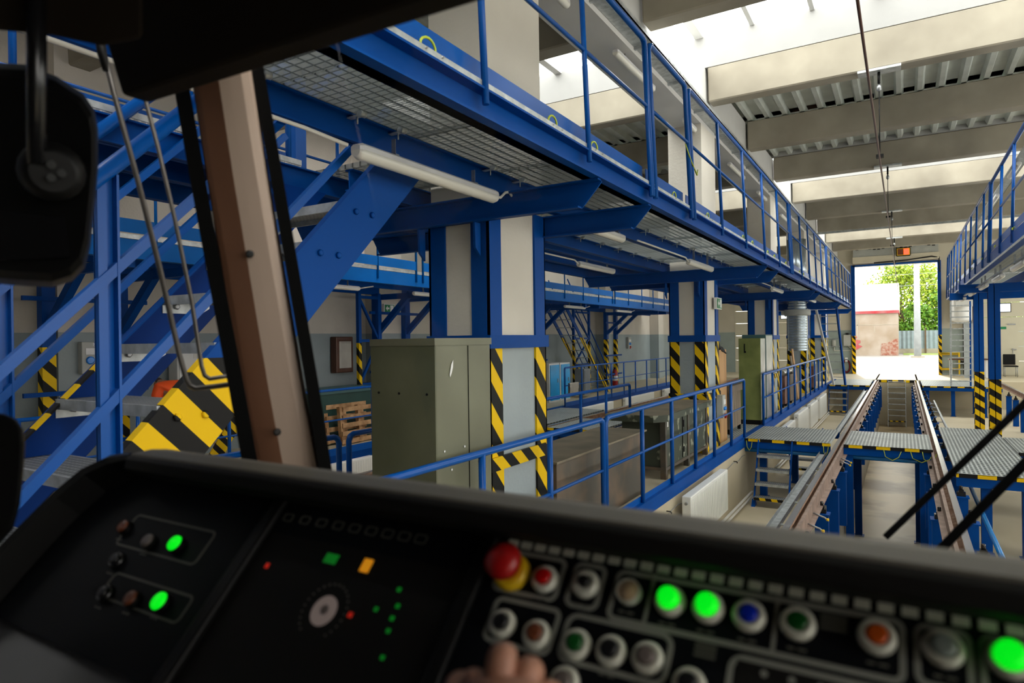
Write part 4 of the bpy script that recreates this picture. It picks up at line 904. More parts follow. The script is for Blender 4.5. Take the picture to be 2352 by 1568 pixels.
# wall equipment left of the gate
t = thing('control_box', 'grey control box on the wall left of the gate', 'control box', (-2.5, YE-.1, 1.5))
b = MB(); b.box(-2.62, -2.28, YE-.18, YE, 1.42, 1.98); b.build('case', 'greybox', t, .01)
b = MB(); b.box(-2.52, -2.38, YE-.14, YE-.05, 1.98, 2.08); b.build('buzzer', 'black', t)
t = thing('wall_lamp', 'round grey industrial plug holder on the wall left of the gate', 'socket', (-3.0, YE-.1, 1.5))
b = MB(); b.lathe((-3.06, YE-.1, 1.35), (0, 0, 1), [(.03, 0), (.10, .05), (.10, .35), (.04, .4)], 12); b.build('case', 'greybox', t)
b = MB(); b.tube([(-3.06, YE-.03, 1.35), (-3.06, YE-.03, 1.18), (-2.2, YE-.03, 1.18)], .018, 6); b.tube([(-2.78, YE-.03, 1.18), (-2.78, YE-.03, 5.0)], .018, 6); b.tube([(-2.4, YE-.1, 1.42), (-2.3, YE-.1, 1.3), (-2.22, YE-.1, 1.38)], .014, 6); b.build('conduit', 'pipe_white', t)
t = thing('cable_reel', 'bundle of red and black cables hanging low on the wall left of the gate', 'cable', (-2.5, YE-.15, .5))
for k in range(3):
    b = MB(); pts = [(-2.5+(.13+.03*k)*math.cos(a), YE-.12-.02*k, .38+(.28+.03*k)*math.sin(a)) for a in [i*math.pi/8 for i in range(-8, 9)]]
    b.tube(pts, .016, 6); b.build('cable_loop', 'red' if k == 1 else 'black', t)
b = MB(); b.box(-2.56, -2.44, YE-.16, YE, .62, .82); b.build('hook_plate', 'signwhite', t)
# side gate door panels (sectional) left and right
def sectional(n, x0, x1, wins):
    b = MB()
    for k in range(8): b.box(x0, x1, YE-.02, YE+.04, k*.675, k*.675+.66)
    d = struct('door_%d' % n, b, 'doorpanel')
    for (a, c, z0, z1) in wins:
        b = MB(); b.box(a-.03, c+.03, YE-.04, YE-.015, z0-.03, z1+.03); b.build('window_frame', 'black', d)
        b = MB(); b.box(a, c, YE-.045, YE-.04, z0, z1); b.build('window_pane', 'windowlit', d)
sectional(2, -8.0, -4.35, [(-7.2, -6.2, 2.9, 3.25), (-7.2, -6.2, 4.0, 4.35), (-5.6, -4.7, 2.9, 3.25), (-5.6, -4.7, 4.0, 4.35)])
sectional(3, 3.1, 6.6, [(3.45, 4.22, 2.94, 3.30), (3.45, 4.22, 3.80, 4.15)])
b = MB(); b.box(3.5, 4.5, YE-.05, YE-.02, .03, 2.35); struct('door_4', b, 'doorpanel')
b = MB(); b.box(4.25, 4.42, YE-.11, YE-.06, 1.18, 1.22); b.box(4.28, 4.30, YE-.07, YE-.05, 1.0, 1.25); b.box(4.1, 4.4, YE-.07, YE-.05, 2.32, 2.38); tag(b.build('door_handle', 'steel'), 'steel handle and closer on the cream personnel door at the right', 'door handle')
b = MB(); b.box(3.84, 4.06, YE-.056, YE-.05, 2.13, 2.25); o = b.build('exit_sign', 'signgreen'); tag(o, 'small green exit sign on the cream personnel door at the right', 'sign')
for x0, x1, lab in ((2.85, 3.08, 'right side gate'), (-4.33, -4.2, 'left side gate')):
    b = MB(); b.box(x0, x1, YE-.14, YE-.04, 0, 5.4); tag(b.build('gate_post', 'hz_door'), 'blue post with striped foot beside the %s' % lab, 'post', None)
t = thing('gate_locking_bar', 'black vertical locking bar on the wall seen between the right blue columns', 'bar', (2.6, YE-.1, 0))
b = MB(); b.tube([(2.45, YE-.1, 0), (2.45, YE-.1, 4.6)], .04, 6); b.build('bar', 'black', t)
for z in (.5, 2.95):
    b = MB(); b.box(2.33, 2.57, YE-.18, YE-.02, z, z+.3); b.build('bar_guide', 'black', t)
b = MB()
for z in (1.0, 1.02): b.tube([(1.54, YE-.15, z*1.0), (2.25, YE-.15, z)], .05, 6)
b.tube([(1.54, YE-.15, .28), (2.25, YE-.15, .28)], .05, 6); b.box(2.22, 2.28, YE-.2, YE-.1, 0, 1.1)
tag(b.build('guard_rail', 'yellow'), 'yellow guard rail on the wall right of the gate', 'railing')
# ------------------------------------------------------------------ outside
f = MB(); f.box(-60, 80, YE+.0, 88, -.4, -.015); struct('floor', f, 'extground')
f = MB(); f.box(0, 80, 74, 160, -.3, .03); o = f.build('grass_verge', 'grass'); tag(o, 'green grass verge in front of the grey fence', 'grass')
t = thing('outbuilding', 'weathered concrete outbuilding with a red stripe and pink paint splash seen through the gate', 'building', (-6, 72, 0))
b = MB(); b.box(-14, -.4, 72, 84, -.1, 4.1); b.build('wall', 'extwall', t)
b = MB(); b.box(-14.05, -.3, 71.9, 84, 4.3, 6.9); b.build('parapet', 'white', t)
b = MB(); b.box(-14.05, -.3, 71.85, 84, 4.05, 4.32); b.build('red_stripe', 'redpaint', t)
b = MB(); b.box(-14, -.4, 71.98, 72, 2.95, 3.0); b.box(-3.9, -3.8, 71.98, 72, 1.6, 3.6); b.box(-2.4, -2.35, 71.98, 72, 2.2, 2.95); b.build('joint_line', 'concrete', t)
b = MB(); ctr = (-4.75, 71.97, 1.25); pts = [(ctr[0]+(1.15+.28*math.sin(k*2.3)+.18*math.sin(k*5.1))*math.cos(2*math.pi*k/22), 71.97, ctr[2]+(.75+.2*math.sin(k*1.7+1))*math.sin(2*math.pi*k/22)) for k in range(22)]
b.prism(pts, (0, .02, 0)); b.build('paint_splash', 'redpaint', t)
b = MB(); b.prism([(-1.9, 71.97, 0), (-.42, 71.97, 0), (-.42, 71.97, 1.6), (-.8, 71.97, 1.55), (-1.3, 71.97, 1.2), (-1.8, 71.97, 1.15)], (0, .02, 0)); b.build('brick_patch', 'brick', t)
t = thing('mast', 'tall pale grey overhead line mast outside the gate', 'mast', (1.1, 66, 0))
b = MB(); b.tube([(1.05, 66, 0), (1.05, 66, 4.5), (1.05, 66, 12)], [.28, .24, .18], 12); b.build('shaft', 'pole', t)
b = MB(); b.box(.55, 1.55, 65.5, 66.5, -.02, .12); b.build('foot', 'concrete', t)
b = MB()
for z in (6.2, 7.2, 8.0): b.tube([(1.05, 66, z), (-16, 67, z+.2)], .02, 5); b.tube([(1.05, 66, z), (16, 67, z+.3)], .02, 5)
b.build('span_wires', 'pole', t)
t = thing('sheet_fence', 'grey corrugated sheet fence with dark posts behind the grass', 'fence', (6, 80, 0))
b = MB(); n = 140
vs = []
for k in range(n+1):
    x = -2+k*.2; y = 80+(.06 if k % 2 else 0); vs += [(x, y, .45), (x, y, 2.4), (x, y+.03, .45), (x, y+.03, 2.4)]
fs = []
for k in range(n): a = k*4; fs += [(a, a+4, a+5, a+1), (a+2, a+3, a+7, a+6), (a+1, a+5, a+7, a+3)]
b.add(vs, fs); b.build('sheet', 'fence', t)
b = MB(); b.box(-2, 26, 80, 80.3, 0, .5); b.build('plinth', 'concrete', t)
for k in range(9):
    b = MB(); b.box(-1+k*2.9, -.85+k*2.9, 79.8, 79.92, 0, 2.6); b.build('post', 'bark', t)
def tree(lab, x, y, h, r, seed, mat, n=900, z0=2.0):
    rnd = random.Random(seed); t = thing('tree', lab, 'tree', (x, y, 0), 'trees outside')
    b = MB(); b.tube([(x, y, 0), (x+.1, y, h*.3), (x-.1, y, h*.6)], [.3, .22, .1], 8)
    for k in range(9):
        a = rnd.random()*6.28; b.tube([(x, y, h*(.25+.04*k)), (x+math.cos(a)*r*.6, y+math.sin(a)*r*.5, h*(.45+.05*k))], [.09, .03], 5)
    b.build('trunk', 'bark', t)
    b = MB(); cl = []
    for k in range(60):
        a = rnd.random()*6.28; zz = rnd.random(); rr = r*(1-abs(zz-.4)*1.1)*math.sqrt(rnd.random())
        cl.append((x+math.cos(a)*rr, y+math.sin(a)*rr*.6, z0+zz*(h-z0), r*.16+rnd.random()*r*.16))
    for i in range(n*5):
        c = rnd.choice(cl); u = Vector((rnd.gauss(0, 1), rnd.gauss(0, 1), rnd.gauss(0, 1))).normalized()
        p = Vector(c[:3])+u*c[3]*(.6+.5*rnd.random()); a = Vector((rnd.gauss(0, 1), rnd.gauss(0, 1), rnd.gauss(0, 1))).normalized()*.17; d = a.orthogonal().normalized()*.13
        b.add([p-a, p+d, p+a, p-d], [(0, 1, 2, 3)])
    b.build('foliage', mat, t)
tree('bright green tree right behind the outbuilding', -.1, 88, 10.4, 5.6, 3, 'leaf', 1300)
tree('darker green bushy tree right of the mast', 4.9, 86, 7.6, 4.2, 5, 'leaf2', 1200, .8)
tree('low green tree at the left of the mast above the fence', 1.4, 84.5, 5.2, 2.3, 8, 'leaf2', 500, 1.2)
tree('green tree partly cut by the right gate post', 8.2, 88, 7.0, 3.4, 9, 'leaf', 700)
# ------------------------------------------------------------------ person bending behind the stair
def skin_mesh(name, chains, mat, parent, sub=2):
    me = bpy.data.meshes.new(name); bm = bmesh.new(); lay = bm.verts.layers.skin.verify(); first = True; cache = {}
    for ch in chains:
        prev = None
        for p, r in ch:
            key = tuple(round(c, 4) for c in p)
            v = cache.get(key)
            if v is None:
                v = bm.verts.new(p); v[lay].radius = (r, r); v[lay].use_root = first; first = False; cache[key] = v
            if prev is not None and bm.edges.get((prev, v)) is None: bm.edges.new((prev, v))
            prev = v
    bm.to_mesh(me); bm.free(); me.materials.append(MAT(mat))
    o = bpy.data.objects.new(name, me); COL.objects.link(o)
    s = o.modifiers.new('skin', 'SKIN'); s.use_smooth_shade = True
    u = o.modifiers.new('sub', 'SUBSURF'); u.levels = sub; u.render_levels = sub
    if parent: o.parent = parent; o.matrix_parent_inverse = Matrix.Translation(-parent.location)
    return o
px, py = -9.15, 5.62
PE = thing('person', 'person in a bright orange hi-vis jacket bending forward behind the stair', 'person', (px, py, 0))
def q(a, b_, c): return (px+a, py+b_, c)
hip = q(.28, 0, .92); ch = q(-.02, -.04, 1.26); nk = q(-.16, -.10, 1.36)
skin_mesh('body', [
 [(hip, .13), (q(.14, -.02, 1.10), .14), (ch, .15), (nk, .06), (q(-.24, -.12, 1.36), .085), (q(-.31, -.14, 1.31), .075)],
 [(hip, .13), (q(.26, .12, .85), .10), (q(.20, .14, .48), .07), (q(.30, .15, .10), .05), (q(.14, .16, .04), .04)],
 [(hip, .13), (q(.26, -.12, .85), .10), (q(.18, -.14, .48), .07), (q(.28, -.15, .10), .05), (q(.12, -.16, .04), .04)],
 [(ch, .15), (q(-.02, -.26, 1.30), .075), (q(-.02, -.32, 1.06), .05), (q(-.14, -.28, .86), .038), (q(-.20, -.26, .78), .03)],
 [(ch, .15), (q(-.02, .19, 1.30), .075), (q(-.05, .28, 1.06), .05), (q(-.18, .24, .86), .038), (q(-.24, .22, .78), .03)]], 'skin', PE)
skin_mesh('jacket', [
 [(q(.24, -.01, .98), .165), (q(.12, -.02, 1.14), .17), (q(-.02, -.04, 1.29), .175), (q(-.10, -.07, 1.35), .09)],
 [(q(-.02, -.04, 1.29), .175), (q(-.02, -.26, 1.31), .095), (q(-.02, -.31, 1.14), .075)],
 [(q(-.02, -.04, 1.29), .175), (q(-.02, .19, 1.31), .095), (q(-.03, .26, 1.14), .075)]], 'orange', PE)
skin_mesh('trousers', [[(q(.28, 0, .90), .15), (q(.26, .12, .80), .12), (q(.20, .14, .48), .09), (q(.30, .15, .12), .07)], [(q(.28, 0, .90), .15), (q(.26, -.12, .80), .12), (q(.18, -.14, .48), .09), (q(.28, -.15, .12), .07)]], 'orange', PE)
skin_mesh('hair', [[(q(-.22, -.12, 1.41), .075), (q(-.27, -.13, 1.38), .08)]], 'hair', PE)
# ------------------------------------------------------------------ tram cab
CAB = thing('tram_cab', 'dark driver cab of the tram, framing the view from inside', 'tram cab', (-.3, .3, 1.0))
def poly(pts_uvd, thick, name, mat, parent, bevel=0):
    b = MB(); P0 = [dp(*p) for p in pts_uvd]; c = sum(P0, Vector())/len(P0); d = (c-EYE).normalized()
    b.prism(P0, d*thick); return b.build(name, mat, parent, bevel)
# roof and rear so that the cab is dark inside
b = MB(); b.box(-1.5, .95, -1.0, .62, 2.62, 2.70); b.box(-1.5, .95, -1.0, -.94, .6, 2.7);  b.box(-1.5, -1.44, -1.0, -.35, .6, 2.7); b.box(-1.5, .95, -1, .9, .55, .6); b.build('cab_shell', 'black_soft', CAB)
# windscreen header with sun visor (runs across the tram)
hy = .62
def hdr(u, v): return at(u, v, 'y', hy)
A, B_ = hdr(278, 219), hdr(940, 0)
C_ = Vector((.95, hy, A.z + (B_.z-A.z)/(B_.x-A.x)*(.95-A.x)))
b = MB(); b.prism([tuple(A), tuple(C_), (.95, hy, 2.75), (A.x-.10, hy, 2.75), tuple(hdr(243, 100))], (0, .05, 0)); b.build('sun_visor', 'visor', CAB, .008)
# side window header
poly([(-250, 20, .95), (0, 70, .95), (120, 82, .95), (238, 106, .95), (330, 90, .95), (330, -250, .95), (-250, -250, .95)], .05, 'side_header', 'visor', CAB, .008)
# front left pillar
def ring(v, uL, uR, d):
    F = [(0, .02), (.02, 0), (.10, -.006), (.42, -.03), (.66, -.045), (.92, -.030), (1, 0), (1, .05), (0, .06)]
    return [dp(uL+(uR-uL)*a, v, d+b_) for a, b_ in F]
def lerp(a, b_, t): return a+(b_-a)*t
def ring2(v, sel):
    t = (v-150)/(1080-150); uL, uR = lerp(436, 588, t), lerp(578, 737, t); d = lerp(1.22, 1.36, t)
    n = dict(l=(0, .43), r=(.43, 1.0))[sel]
    F = [(0, .0), (.02, -.012), (.10, -.018), (.43, -.034)] if sel == 'l' else [(.43, -.034), (.60, -.033), (.80, -.031), (.94, -.024), (1, 0)]
    back = [(F[-1][0], .05), (F[0][0], .05)]
    bow = -6*math.sin(math.pi*max(0, min(1, t)))*1.2
    return [dp(uL+(uR-uL)*a-bow*0+(-4 if 0 < t < 1 else 0), v, d+b_) for a, b_ in F+back]
vs_ = [20, 150, 400, 650, 900, 1080, 1200]
for sel, m in (('l', 'apillar_l'), ('r', 'apillar_r')):  # reflected orange and the lighter lit side are put into the facet colours
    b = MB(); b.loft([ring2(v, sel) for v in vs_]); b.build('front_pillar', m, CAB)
def strip(pts, d0, d1, w, name, m):
    b = MB(); rings = []
    for i, (u, v) in enumerate(pts):
        d = lerp(d0, d1, i/(len(pts)-1)); rings.append([dp(u-w/2, v, d), dp(u+w/2, v, d), dp(u+w/2, v, d+.05), dp(u-w/2, v, d+.05)])
    b.loft(rings); b.build(name, m, CAB)
strip([(385, 20), (412, 170), (452, 400), (496, 640), (545, 900), (578, 1085), (600, 1200)], 1.19, 1.35, 36, 'rubber_seal', 'rubber')
strip([(560, 20), (588, 140), (629, 370), (672, 620), (715, 870), (750, 1095), (768, 1200)], 1.19, 1.33, 30, 'rubber_seal', 'rubber')
for u, v in ((574, 583), (637, 992)):
    c = dp(u, v, 1.175+.14*(v-150)/930); n = (EYE-c).normalized(); b = MB(); b.lathe(c-n*.01, n, [(.0075, 0), (.0075, .012), (.005, .015)], 12); b.build('screw', 'black_gloss', CAB)
# windscreen and side window glass
b = MB(); y_t, y_b = .66, 1.30
b.prism([(-1.02, y_b+.05, 1.50), (.95, y_b+.05, 1.50), (.95, y_t+.03, 2.66), (-.80, y_t+.03, 2.66)], (0, .006, 0)); b.build('windscreen', 'glass', CAB)
# mirror outside the side window
MI = thing('wing_mirror', 'large black wing mirror on a vertical arm outside the side window', 'mirror', tuple(dp(110, 400, 1.05)))
outer = [(-40, 150), (60, 155), (130, 182), (190, 222), (214, 258), (222, 300), (222, 390), (214, 470), (205, 560), (192, 610), (165, 638), (120, 652), (40, 648), (-40, 640)]
b = MB(); cx, cy = 100, 400
def sc(k, d): return [dp(cx+(u-cx)*k, cy+(v-cy)*k, d) for u, v in outer]
b.loft([sc(.90, 1.00), sc(.975, 1.012), sc(1.0, 1.035), sc(1.03, 1.10), sc(1.0, 1.13)], False); mh = b.build('mirror_housing', 'black', MI)
b = MB(); b.prism([dp(-30, 480, .99), dp(150, 500, .99), dp(160, 590, .99), dp(-30, 600, .99)], (dp(60, 540, .99)-EYE).normalized()*.008); b.build('recess_trim', 'black_gloss', MI)
b = MB(); b.tube([dp(80, -80, .93), dp(84, 95, .93), dp(84, 380, .93)], .0125, 12); b.build('mirror_arm', 'black_gloss', MI)
b = MB(); c = dp(120, 395, .95); n = (EYE-c).normalized(); b.lathe(c+Vector((.0, 0, 0)), n, [(.045, -.06), (.042, 0), (.034, .012), (.028, .016)], 18); b.build('swivel_joint', 'grey' if 0 else 'black', MI)
for u, v in ((118, 378), (118, 408), (142, 398)):
    c = dp(u, v, .93); n = (EYE-c).normalized(); b = MB(); b.lathe(c, n, [(.006, 0), (.006, .004)], 10); b.build('joint_screw', 'black_gloss', MI)
LM = thing('lower_mirror', 'small black rounded mirror housing at the lower left picture edge', 'mirror', tuple(dp(10, 1100, .9)))
out2 = [(-60, 945), (10, 950), (38, 962), (54, 985), (58, 1020), (54, 1080), (46, 1160), (30, 1215), (0, 1250), (-60, 1260)]
b = MB(); b.loft([[dp(u-4, v, .88) for u, v in out2], [dp(u, v, .90) for u, v in out2], [dp(u, v, .96) for u, v in out2]]); b.build('mirror_housing', 'black', LM, .004)
RD = thing('mirror_stay_rods', 'pair of thin grey bent stay rods hanging outside the side window', 'rods', tuple(dp(380, 550, 1.5)))
b = MB(); b.tube([dp(u, v, 1.42) for u, v in ((232, 95), (262, 215), (318, 420), (368, 620), (412, 815), (428, 872), (436, 886), (450, 892), (495, 887), (540, 881), (555, 874), (557, 858))], .0058, 8); b.build('rod', 'rod', RD)
b = MB(); b.tube([dp(u, v, 1.5) for u, v in ((322, 170), (333, 225), (362, 335), (402, 505), (440, 690), (463, 840), (470, 862), (482, 870), (530, 862))], .0048, 8); b.build('rod', 'rod', RD)
b = MB(); b.tube([dp(225, 60, 1.40), dp(234, 120, 1.40), dp(243, 162, 1.40)], [.010, .010, .006], 8); b.build('rod_cap', 'black', RD)
# wipers
WP = thing('windscreen_wiper', 'black windscreen wiper with two parallel arms crossing the lower right of the windscreen', 'wiper', tuple(dp(2200, 1100, 1.2)))
for (p, q_, w) in (((2035, 1232, 1.22), (2420, 862, 1.02), 20), ((2160, 1262, 1.18), (2460, 955, 1.0), 26)):
    a, c = dp(*p), dp(*q_); b = MB(); b.bar(a, c, w/1490*1.1*.8, w/1490*1.1, (EYE-a)); b.build('wiper_arm', 'rubber', WP, .002)
# ------------------------------------------------------------------ dashboard
DX0, DX1 = -1.24, .60
R1 = Vector((0, .62, 1.669)); UP = Vector((0, .70711, .70711)); NO = Vector((0, -.70711, .70711))
def D(x, s, h=0): return Vector((x, 0, 0))+R1+UP*s+NO*h
def onpanel(u, v, h=0):
    r = ray(u, v); t = ((R1+NO*h)-EYE).dot(NO)/r.dot(NO); p = EYE+r*t; return p.x, (p-R1).dot(UP)
DB = thing('dashboard', 'black tram dashboard with lit push buttons, ribbed vent and hooded top edge', 'dashboard', (-.3, .62, 1.5))
def xprism(prof, x0, x1): 
    b = MB(); b.prism([(x0, y, z) for y, z in prof], (x1-x0, 0, 0)); return b
hood = [(.592, 1.7146), (.594, 1.732), (.602, 1.7355), (.62, 1.7365), (.64, 1.7365), (.668, 1.734), (.70, 1.724), (.95, 1.60), (1.25, 1.45), (1.25, 1.0), (.80, 1.0), (.64, 1.69)]
xprism(hood, -1.12, DX1).build('hood', 'black_soft', DB, .003)
xprism([(.604, 1.7350), (.606, 1.7385), (.640, 1.7405), (.668, 1.7365), (.70, 1.7265), (.95, 1.603), (.95, 1.598), (.70, 1.72), (.64, 1.735)], -1.12, DX1).build('hood_lit_top', 'hood', DB)  # light on the hood top, painted as a paler sheet
# curved hood end and raised left rim
b = MB(); rings = []
path = [(-1.12, .03), (-1.175, .018), (-1.215, -.01), (-1.235, -.06), (-1.245, -.14), (-1.25, -.26), (-1.25, -.40)]
for i, (x, s) in enumerate(path):
    w = .05
    rings.append([D(x, s, -.10), D(x+.0, s, .052 if i else .055), D(x-.012, s+.006, .058), D(x-.03, s+.02, .045), D(x-.04, s+.03, -.10)])
b.loft(rings, False); b.build('side_rim', 'black', DB)
b = MB(); b.prism([D(DX0, .045, 0), D(DX1, .045, 0), D(DX1, -.24, 0), D(DX0, -.24, 0)], NO*-.02); b.build('panel_face', 'panelface', DB)
b = MB(); b.prism([D(-.56, .045, .0005), D(DX1, .045, .0005), D(DX1, .021, .0005), D(-.56, .021, .0005)], NO*.001); b.build('vent_slot', 'black', DB)
for k in range(36):
    x = -.385+k*.0176
    b = MB(); b.prism([D(x-.0060, .0205, .0016), D(x+.0060, .0205, .0016), D(x+.0060, .041, .0016), D(x-.0060, .041, .0016)], NO*.003); b.build('vent_rib', 'bezel', DB)
def rrect(x0, x1, s0, s1, r=.010, w=.0050, mat='outline', h=.0008):
    pts = []
    for cx_, cs, a0 in ((x1-r, s1-r, 0), (x0+r, s1-r, 90), (x0+r, s0+r, 180), (x1-r, s0+r, 270)):
        for a in range(0, 91, 15): pts.append((cx_+r*math.cos(math.radians(a0+a)), cs+r*math.sin(math.radians(a0+a)), cx_+(r-w)*math.cos(math.radians(a0+a)), cs+(r-w)*math.sin(math.radians(a0+a))))
    n = len(pts); vs = [D(p[0], p[1], h) for p in pts]+[D(p[2], p[3], h) for p in pts]+[D(p[0], p[1], 0) for p in pts]+[D(p[2], p[3], 0) for p in pts]
    fs = []
    for i in range(n):
        j = (i+1) % n; fs += [(i, j, n+j, n+i), (2*n+i, 2*n+j, j, i), (3*n+i, n+i, n+j, 3*n+j)]
    b = MB(); b.add(vs, fs); b.build('outline', mat, DB)
def button(u, v, mat, lens='lens', R=.0150, r=.0085, h=.012, dome=0, bez='bezel', lab=None):
    x, s = onpanel(u, v, .010)
    b = MB(); b.lathe(D(x, s, 0), NO, [(R, 0), (R, .004), (R*.86, .0085), (r*1.06, .009), (r*1.03, .004)], 28); p = b.build('push_button', bez, DB)
    b = MB(); b.lathe(D(x, s, 0), NO, [(r, .002), (r, h*.8), (r*.93, h), (r*.5, h+dome*.6), (r*.1, h+dome)], 24); b.build(lens, mat, p)
    if lab: p['label'] = lab
    for dx, w in ((-.004, .006), (.005, .007)):
        b = MB(); b.prism([D(x+dx-w/2, s-R-.0055, .0004), D(x+dx+w/2, s-R-.0055, .0004), D(x+dx+w/2, s-R-.0075, .0004), D(x+dx-w/2, s-R-.0075, .0004)], NO*.0004); b.build('caption_strip', 'print', DB)
    return x, s
xs_ = {}
# emergency stop
x, s = onpanel(1166, 1302, .015)
b = MB(); b.lathe(D(x, s, 0), NO, [(.021, 0), (.021, .005), (.018, .012)], 28); p = b.build('emergency_stop', 'yellow', DB)
b = MB(); b.lathe(D(x, s, 0), NO, [(.012, .01), (.013, .020), (.0205, .026), (.0205, .033), (.013, .039), (.004, .040)], 28); b.build('mushroom_head', 'red', p)
for u, v, m, kw in ((1246, 1322, 'lens_red', {}), (1340, 1333, 'lens_dark', dict(r=.006)), (1441, 1353, 'lens_tan', dict(R=.0125, r=.0115, h=.008, dome=.004)), (1535, 1372, 'green_lit', dict(h=.016, r=.0098)), (1623, 1387, 'green_lit', dict(h=.016, r=.0098)), (1717, 1405, 'lens_blue', dict(h=.010)), (1830, 1423, 'lens_green', dict(h=.010)), (2013, 1453, 'lens_orange', dict(h=.010)), (2167, 1480, 'lens_clear', dict(h=.012, r=.009)), (2320, 1505, 'green_lit', dict(h=.018, r=.0102)),
                    (1148, 1425, 'lens_dark', {}), (1226, 1450, 'lens_brown', {}), (1318, 1472, 'lens_green', {}), (1398, 1487, 'lens_dark', {}), (1482, 1503, 'lens_grey', {})):
    xs_[(u, v)] = button(u, v, m, **kw)
for u, v, m, kw in ((400, 1246, 'green_lit', dict(r=.0115, h=.012, dome=.003, R=.013, bez='black')), (364, 1379, 'green_lit', dict(r=.0122, h=.012, dome=.003, R=.0135, bez='black')), (337, 1240, 'lens_grey', dict(r=.0105, R=.012, bez='black')), (298, 1372, 'lens_brown', dict(r=.0105, R=.012, bez='black')), (281, 1207, 'lens_brown', dict(r=.010, R=.012, bez='black')), (262, 1282, 'lens_dark', dict(R=.013, bez='black_gloss')), (235, 1358, 'lens_dark', dict(R=.013, bez='black_gloss')),
                    (1290, 1560, 'lens_grey', {}), (1578, 1565, 'lens_dark', {})):
    xs_[(u, v)] = button(u, v, m, **kw)
X1 = lambda u, v: xs_[(u, v)][0]
rrect(X1(1246, 1322)-.062, X1(1246, 1322)+.019, -.032, .018)
rrect(X1(1340, 1333)-.019, X1(1340, 1333)+.019, -.032, .018)
rrect(X1(1441, 1353)-.019, X1(2013, 1453)+.021, -.036, .018)
for u, v, dx in ((1441, 1353, .019), (1717, 1405, .021)):
    x = X1(u, v)+dx; b = MB(); b.prism([D(x, -.031, .0009), D(x+.0035, -.031, .0009), D(x+.0035, .019, .0009), D(x, .019, .0009)], NO*.0005); b.build('outline', 'outline', DB)
rrect(X1(2167, 1480)-.020, X1(2167, 1480)+.020, -.033, .018); rrect(X1(2320, 1505)-.019, X1(2320, 1505)+.07, -.033, .018)
rrect(X1(1148, 1425)-.02, X1(1226, 1450)+.019, -.085, -.036); rrect(X1(1318, 1472)-.019, X1(1482, 1503)+.021, -.085, -.036, .013)
rrect(-.135, .30, -.16, -.040, .013)
b = MB(); b.prism([D(-.128, -.045, .0006), D(.295, -.045, .0006), D(.295, -.155, .0006), D(-.128, -.155, .0006)], NO*.0004); b.build('dark_display', 'black_soft', DB)
for k in range(12):
    b = MB(); b.lathe(D(-.105+k*.022, -.052, .001), NO, [(.003, 0), (.003, .0008)], 10); b.build('indicator', 'outline', DB)
for u, v, w, h_ in ((1915, 1432, .021, .013), (1620, 1495, .019, .012)):
    x, s = onpanel(u, v)
    for j in range(3):
        b = MB(); b.prism([D(x-w/2, s+h_/2-j*h_/2.6, .0004), D(x+w/2, s+h_/2-j*h_/2.6, .0004), D(x+w/2, s+h_/2-j*h_/2.6-.0028, .0004), D(x-w/2, s+h_/2-j*h_/2.6-.0028, .0004)], NO*.0004); b.build('caption_strip', 'print', DB)
for (u0, v0), (u1, v1) in (((318, 1180), (445, 1300)), ((268, 1312), (405, 1435))):
    xa, sa = onpanel(u0, v0); xb, sb = onpanel(u1, v1); rrect(xa, xb, sb, sa, .010, .003, 'print')
# central display
def sq(u, v, w, h_, m, nm, hh=.0008):
    x, s = onpanel(u, v); b = MB(); b.prism([D(x-w/2, s-h_/2, hh), D(x+w/2, s-h_/2, hh), D(x+w/2, s+h_/2, hh), D(x-w/2, s+h_/2, hh)], NO*.0006); return b.build(nm, m, DB)
xa, sa = onpanel(600, 1215); xb, sb = onpanel(980, 1560)
b = MB(); b.prism([D(xa, sa, .0004), D(xb, sa, .0004), D(xb, -.235, .0004), D(xa, -.235, .0004)], NO*.0006); b.build('display_screen', 'black_soft', DB)
sq(762, 1284, .021, .013, 'green_dim', 'display_lamp', .0014); sq(843, 1300, .014, .017, 'amber_lit', 'display_lamp', .0014); sq(615, 1300, .006, .007, 'red_dim', 'display_lamp', .0014); sq(806, 1413, .006, .006, 'red_dim', 'display_lamp', .0014)
for u, v in ((918, 1355), (915, 1393), (902, 1421), (893, 1450), (880, 1511), (865, 1400)): sq(u, v, .005, .005, 'green_dim', 'display_lamp', .0014)
x, s = onpanel(745, 1403)
b = MB(); b.lathe(D(x, s, .001), NO, [(.0185, 0), (.0185, .0008)], 28); b.build('speed_dial', 'white_dim', DB)
b = MB(); b.lathe(D(x+.001, s+.001, .0019), NO, [(.006, 0), (.006, .0004)], 14); b.build('dial_hub', 'lens_grey', DB)
for k in range(22):
    a = math.radians(-50+k*13.5); b = MB(); b.lathe(D(x+.033*math.cos(a), s+.033*math.sin(a), .001), NO, [(.0014, 0), (.0014, .0006)], 8); b.build('dial_tick', 'print', DB)
for k in range(10):
    u = 625+k*38; v = 1182+k*6.2; x, s = onpanel(u, v); rrect(x-.009, x+.009, s-.006, s+.006, .003, .0012, 'print')
for k in range(4):
    u, v = 993-k*14, 1345+k*60; x, s = onpanel(u, v); rrect(x-.009, x+.009, s-.009, s+.009, .003, .0012, 'print')
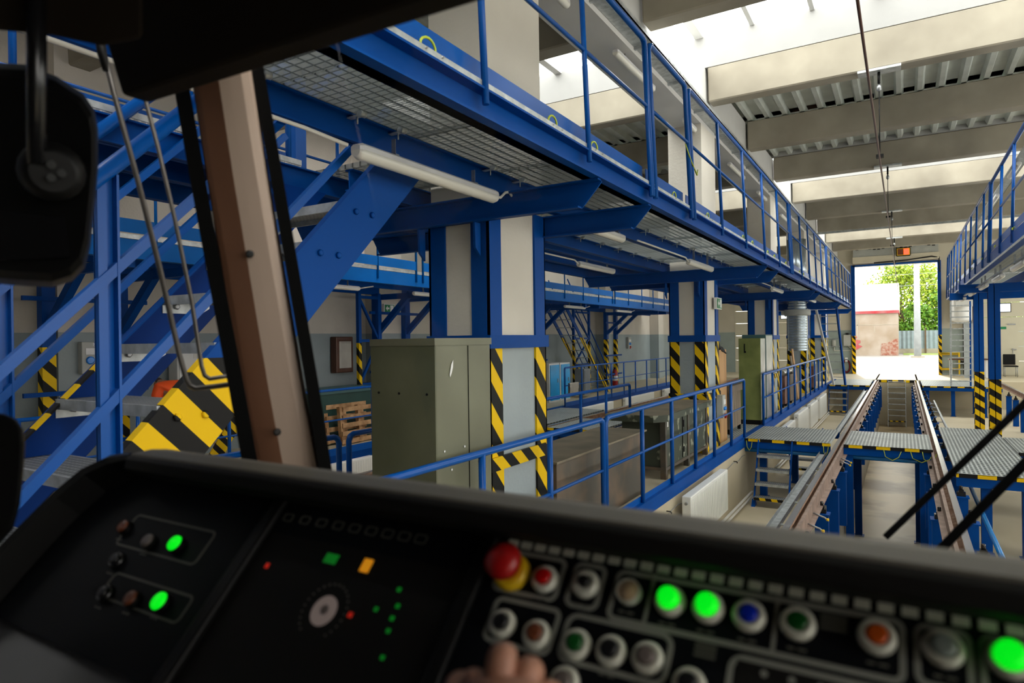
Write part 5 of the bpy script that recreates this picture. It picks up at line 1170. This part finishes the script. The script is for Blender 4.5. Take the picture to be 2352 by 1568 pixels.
# raised ribs between dashboard fields
for x in (-1.0+.20, -.80, ):
    pass
b = MB(); b.prism([D(-.79, .04, 0), D(-.765, .04, 0), D(-.765, -.24, 0), D(-.79, -.24, 0)], NO*.012); b.build('field_divider', 'black', DB, .004)
b = MB(); b.prism([D(-.425, .03, 0), D(-.405, .03, 0), D(-.405, -.24, 0), D(-.425, -.24, 0)], NO*.010); b.build('field_divider', 'black', DB, .004)
# desk surface at the lower left
b = MB(); b.prism([(-1.5, .47, 1.495), (-.80, .47, 1.495), (-.83, .30, 1.40), (-1.0, .15, 1.33), (-1.5, .15, 1.33)], (0, 0, -.03)); b.build('desk_surface', 'desk', DB, .01)
# ------------------------------------------------------------------ hand on the controller
HD = thing('driver_hand', 'blurred closed hand of the driver resting on a lever below the buttons', 'hand', tuple(dp(1170, 1560, .45)))
def hp(u, v, d): return tuple(dp(u, v, d))
wr = (1120, 1900, .33)
chains = []
palm = hp(1150, 1640, .455)
skin_mesh('palm', [[(hp(*wr), .026), (hp(1130, 1760, .39), .030), (palm, .033), (hp(1165, 1600, .47), .028)], [(palm, .033), (hp(1230, 1640, .47), .022)], [(palm, .033), (hp(1085, 1640, .46), .020)]], 'skin', HD)
for (u, v, l) in ((1085, 1560, 0), (1152, 1500, 1), (1214, 1533, 2), (1262, 1590, 3)):
    nm = 'finger'
    k = (u, v, .465)
    skin_mesh(nm, [[(hp(1130+(u-1130)*.6, 1635, .455), .0125), (hp(u, v, .462), .0115), (hp(u+10, v+8, .488), .0098), (hp(u+8, v+52, .505), .0088), (hp(u-2, v+84, .494), .0078)]], 'skin', HD)
skin_mesh('thumb', [[(hp(1080, 1690, .44), .0135), (hp(1040, 1620, .455), .012), (hp(1050, 1570, .48), .010), (hp(1075, 1560, .495), .009)]], 'skin', HD)
skin_mesh('sleeve', [[(hp(1110, 2000, .31), .045), (hp(1120, 1840, .35), .040)]], 'black', HD)
LV = thing('control_lever', 'black control lever knob gripped by the hand in front of the dashboard', 'lever', tuple(dp(1180, 1600, .5)))
b = MB(); c = dp(1180, 1620, .488); b.tube([c, c+Vector((0, .04, -.12)), c+Vector((0, .06, -.25))], [.015, .010, .012], 12); b.build('lever_shaft', 'black', LV)
b = MB(); b.lathe(c+Vector((0, 0, -.02)), (0, 0, 1), [(.006, 0), (.016, .008), (.019, .02), (.014, .032), (.004, .036)], 16); b.build('lever_knob', 'black', LV)
